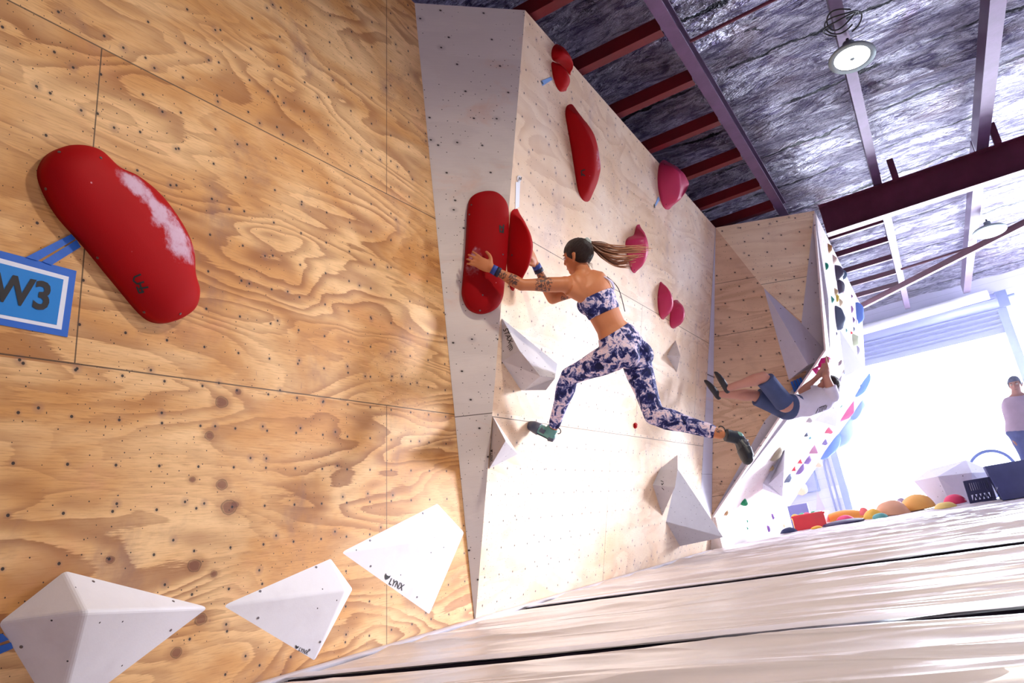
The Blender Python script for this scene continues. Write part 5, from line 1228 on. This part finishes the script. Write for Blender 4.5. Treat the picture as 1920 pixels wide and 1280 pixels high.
for i, (x, c, lab) in enumerate([(1492, (236, 190, 80), 'little yellow hold inside the red tub'), (1504, (60, 180, 120), 'little mint green hold at the front of the red tub'), (1516, (225, 80, 130), 'little pink hold inside the red tub'), (1528, (40, 160, 110), 'little emerald hold inside the red tub'), (1537, (190, 220, 210), 'little pale green hold at the right end of the red tub')]):
    c0 = hit(x, 972, plane((0, 1, 0), (0, 11.12, 0))); b = MB(); sd_ = i*3.1
    b.ball(Vector((c0.x, 11.12+.05*(i % 2), .185)), EX*.06, EY*.06, EZ*.055, 16, 10, lambda a, b_, c_: tuple(v*(1+.15*noise.noise(Vector((a+sd_, b_, c_)))) for v in (a, b_, c_)))
    b.tube([Vector((c0.x, 11.12+.05*(i % 2), .03)), Vector((c0.x, 11.12+.05*(i % 2), .18))], [.05, .05], n=12)
    tag(b.build('small_hold', hm(c), base='auto', smooth=True), lab, 'climbing hold', 'small holds in the red tub')
# pale angular plywood volume
pv = plane((0, 1, 0), (0, 11.3, 0)); q = lambda u, v, o=0: hit(u, v, plane((0, 1, 0), (0, 11.62+o, 0)))
V = [q(1713, 902, .2), q(1740, 880, .3), q(1811, 862, .2), q(1866, 885, 0), q(1822, 886, -.3), q(1758, 893, -.3), q(1755, 945, .1), q(1783, 942, -.2), q(1822, 940, -.25), q(1870, 932, 0)]
Vb = [v+EY*.35 for v in (V[0], V[1], V[2], V[3], V[9], V[6])]
b = MB(); b.add(V, [(0, 1, 2, 4, 5), (2, 3, 4), (0, 5, 7, 6), (5, 4, 8, 7), (4, 3, 9, 8)])
b.add([V[0], V[1], V[2], V[3], V[9], V[6]]+Vb, [(0, 6, 7, 1), (1, 7, 8, 2), (2, 8, 9, 3), (3, 9, 10, 4), (0, 5, 11, 6), (6, 11, 10, 9, 8, 7)])
for i, v in enumerate(b.v):
    if v.z < .14: b.v[i] = Vector((v.x, v.y, .02))
o = b.build('plywood_volume', M['vol_far'], base='auto'); fixnormals(o); face_uv(o); tag(o, 'big pale angular plywood volume resting on the far mat before the doorway', 'climbing volume')
# black milk crate
M['crate'] = simple('navy_crate', rgb(34, 38, 84), .5, 0, .08)
t = empty('milk_crate', (.35, 10.6, .02), 'dark slatted milk crate standing between the pale volume and the dark box', 'crate')
Yc = 10.62; xa = hit(1810, 915, plane((0, 1, 0), (0, Yc, 0))).x; xb = hit(1862, 915, plane((0, 1, 0), (0, Yc, 0))).x; zt = hit(1835, 897, plane((0, 1, 0), (0, Yc, 0))).z
t.location = ((xa+xb)/2, Yc+.17, .015)
def crate_side(a, b_, nrm):
    m = MB(); a = Vector(a); b_ = Vector(b_); ax = (b_-a).normalized(); L = (b_-a).length; th = nrm*.006
    def bar(u0, u1, z0, z1):
        c = a+ax*(u0+u1)/2+EZ*((z0+z1)/2); m.obox(c, ax, nrm, EZ, (u1-u0)/2, .006, (z1-z0)/2)
    H_ = zt-.015; bar(0, L, 0, .04); bar(0, L, H_-.035, H_); bar(0, .035, .04, H_-.035); bar(L-.035, L, .04, H_-.035); bar(.035, L-.035, H_*.40, H_*.55)
    for i in range(9): u = .035+(L-.07)*(i+.5)/9; bar(u-.006, u+.006, H_*.55, H_-.035)
    for i in range(4):
        u0 = .05+(L-.1)*i/4; u1 = u0+(L-.1)/4; m.tube([a+ax*u0+EZ*.04, a+ax*(u0+u1)/2+EZ*H_*.40], [.006, .006], n=6); m.tube([a+ax*(u0+u1)/2+EZ*H_*.40, a+ax*u1+EZ*.04], [.006, .006], n=6)
    return m
z_ = .015
for a, b_, nn in (((xa, Yc, z_), (xb, Yc, z_), EY), ((xa, Yc+.34, z_), (xb, Yc+.34, z_), EY), ((xa+.006, Yc+.008, z_), (xa+.006, Yc+.332, z_), EX), ((xb-.006, Yc+.008, z_), (xb-.006, Yc+.332, z_), EX)):
    crate_side(a, b_, nn).build('crate_side', M['crate'], t)
MB().box((xa+.01, Yc+.01, .016), (xb-.01, Yc+.33, .024)).build('crate_base', M['crate'], t)
# dark blue box
M['box'] = simple('slate_blue_box', rgb(66, 74, 128), .55, 0, .08)
Yb = 10.5; xa = hit(1858, 930, plane((0, 1, 0), (0, Yb, 0))).x; xb = xa+.62; xa += .10; zt = hit(1880, 868, plane((0, 1, 0), (0, Yb, 0))).z
t = empty('plyo_box', ((xa+xb)/2, Yb+.3, .015), 'dark slate blue box standing on the far mat at the right edge', 'box')
b = MB(); b.add([(xa, Yb, .015), (xb, Yb-.04, .015), (xb, Yb+.5, .015), (xa, Yb+.5, .015), (xa-.07, Yb+.03, zt), (xb, Yb, zt), (xb, Yb+.45, zt), (xa-.07, Yb+.45, zt)], [(0, 3, 2, 1), (4, 5, 6, 7), (0, 1, 5, 4), (1, 2, 6, 5), (2, 3, 7, 6), (3, 0, 4, 7)])
o = bevel(b.build('box_body', M['box'], t), .01); xb_ = bvh_of(*world_mesh(o))
text_px('lettering', 'BE', (1869, 922), (2, -9), (-5, -1), 1, xb_, M['sign_white'], t, off=.004)
# clear dome (round basin) behind the crate
M['wheel'] = simple('blue_grey_rim', rgb(120, 140, 200), .3, .3, .05)
n = NT('clear_plastic'); n.p.inputs['Alpha'].default_value = .35; M['clear'] = n.out(rgb(190, 200, 235), .15)
cx = hit(1861, 880, plane((0, 1, 0), (0, 12.2, 0))); cx.z = .36; rr = .275
t = empty('round_dome', (cx.x, 12.2, .02), 'round translucent plastic dome with a blue-grey rim behind the dark box', 'plastic dome')
ring = [cx+Vector((rr*math.cos(a), 0, rr*math.sin(a))) for a in [PI*1.5*i/30-.25*PI for i in range(31)]]
MB().tube(ring, [.022]*31, n=10).build('rim', M['wheel'], t, True)
MB().ball(cx, EX*rr*.96, EY*.12, EZ*rr*.96, 30, 16).build('dome_shell', M['clear'], t, True)
MB().tube([cx+Vector((0, 0, -rr*1.25)), cx+Vector((0, 0, -rr*.9))], [.12, .08], n=16).build('dome_foot', M['wheel'], t)

# ------------------------------------------------------------------ on the back wall
pb = plane((0, 1, 0), (0, YB, 0))
t = empty('electrical_cabinet', hit(1512, 900, pb), 'blue-grey wall cabinet on the back wall left of the doorway', 'cabinet')
P = [hit(x, y, pb) for x, y in ((1500, 927), (1538, 917), (1538, 860), (1500, 860))]
x0, x1 = P[0].x, P[1].x; z0, z1 = P[0].z, P[0].z+.75
bevel(MB().box((x0, YB-.25, z0), (x1, YB-.002, z1)).build('cabinet_body', M['blue_metal'], t), .01)
bevel(MB().box((x0+.02, YB-.27, z0+.02), (x1-.02, YB-.25, z1-.02)).build('cabinet_door', M['curtain'], t), .005)
MB().tube([(x1-.06, YB-.285, z0+.35), (x1-.06, YB-.285, z0+.45)], [.012, .012], n=8).build('handle', M['steel'], t)
for i, (u, lab) in enumerate([(1553, 'thin vertical conduit pipe on the back wall beside the cabinet'), (1562, 'vertical conduit pipe midway between cabinet and doorway'), (1576, 'vertical conduit pipe nearest the doorway')]):
    x = hit(u, 900, pb).x; b = MB().tube(spline([(x, YB-.05, .1), (x, YB-.05, 1.0+.25*i), (x+(.08 if i == 0 else 0), YB-.05, 1.5+.25*i), (x, YB-.05, 2.9)], 5), [.02]*16, n=8)
    tag(b.build('conduit_pipe', M['curtain'], base='auto', smooth=True), lab, 'pipe', 'conduits on the back wall')
    MB()
t = empty('notice_board', hit(1576, 945, pb), 'small pale notice plate low on the back wall by the doorway', 'plate')
x = hit(1563, 945, pb).x; bevel(MB().box((x, YB-.03, .35), (x+.62, YB-.004, .62)).build('plate', M['white'], t), .004)
for u, lab, c in ((1536, 'white triangular volume leaning against the back wall', 'vol_far'), (1497, 'grey-lilac square panel leaning on the back wall', 'curtain')):
    x = hit(u, 970, plane((0, 1, 0), (0, 12.4, 0))).x
    b = MB()
    if c == 'vol_far': b.add([(x-.16, 12.4, -.28), (x+.2, 12.4, -.28), (x+.02, 12.75, .52), (x+.04, 12.8, -.28)], [(0, 1, 2), (1, 3, 2), (3, 0, 2), (0, 3, 1)])
    else: b.box((x-.14, 12.5, -.29), (x+.16, 12.56, .36))
    o = b.build('triangular_volume' if c == 'vol_far' else 'grey_board', M[c], base='auto'); fixnormals(o); face_uv(o); tag(o, lab, 'volume' if c == 'vol_far' else 'panel')

# ------------------------------------------------------------------ thin scattering volume added as the veiling glare before the doorway
hz = bpy.data.materials.new('glare_haze'); hz.use_nodes = True; nt = hz.node_tree; nt.nodes.clear()
ou = nt.nodes.new('ShaderNodeOutputMaterial'); vsn = nt.nodes.new('ShaderNodeVolumeScatter'); vsn.inputs['Color'].default_value = (.86, .88, 1, 1); vsn.inputs['Density'].default_value = .024; vsn.inputs['Anisotropy'].default_value = .3
nt.links.new(vsn.outputs[0], ou.inputs['Volume'])
o = MB().box((-2.4, 9.75, .04), (4.95, 17.2, 3.3)).build('glare_haze', hz); o['kind'] = 'stuff'; o['label'] = 'faint bright haze added before the doorway as its veiling glare'; o['category'] = 'haze'
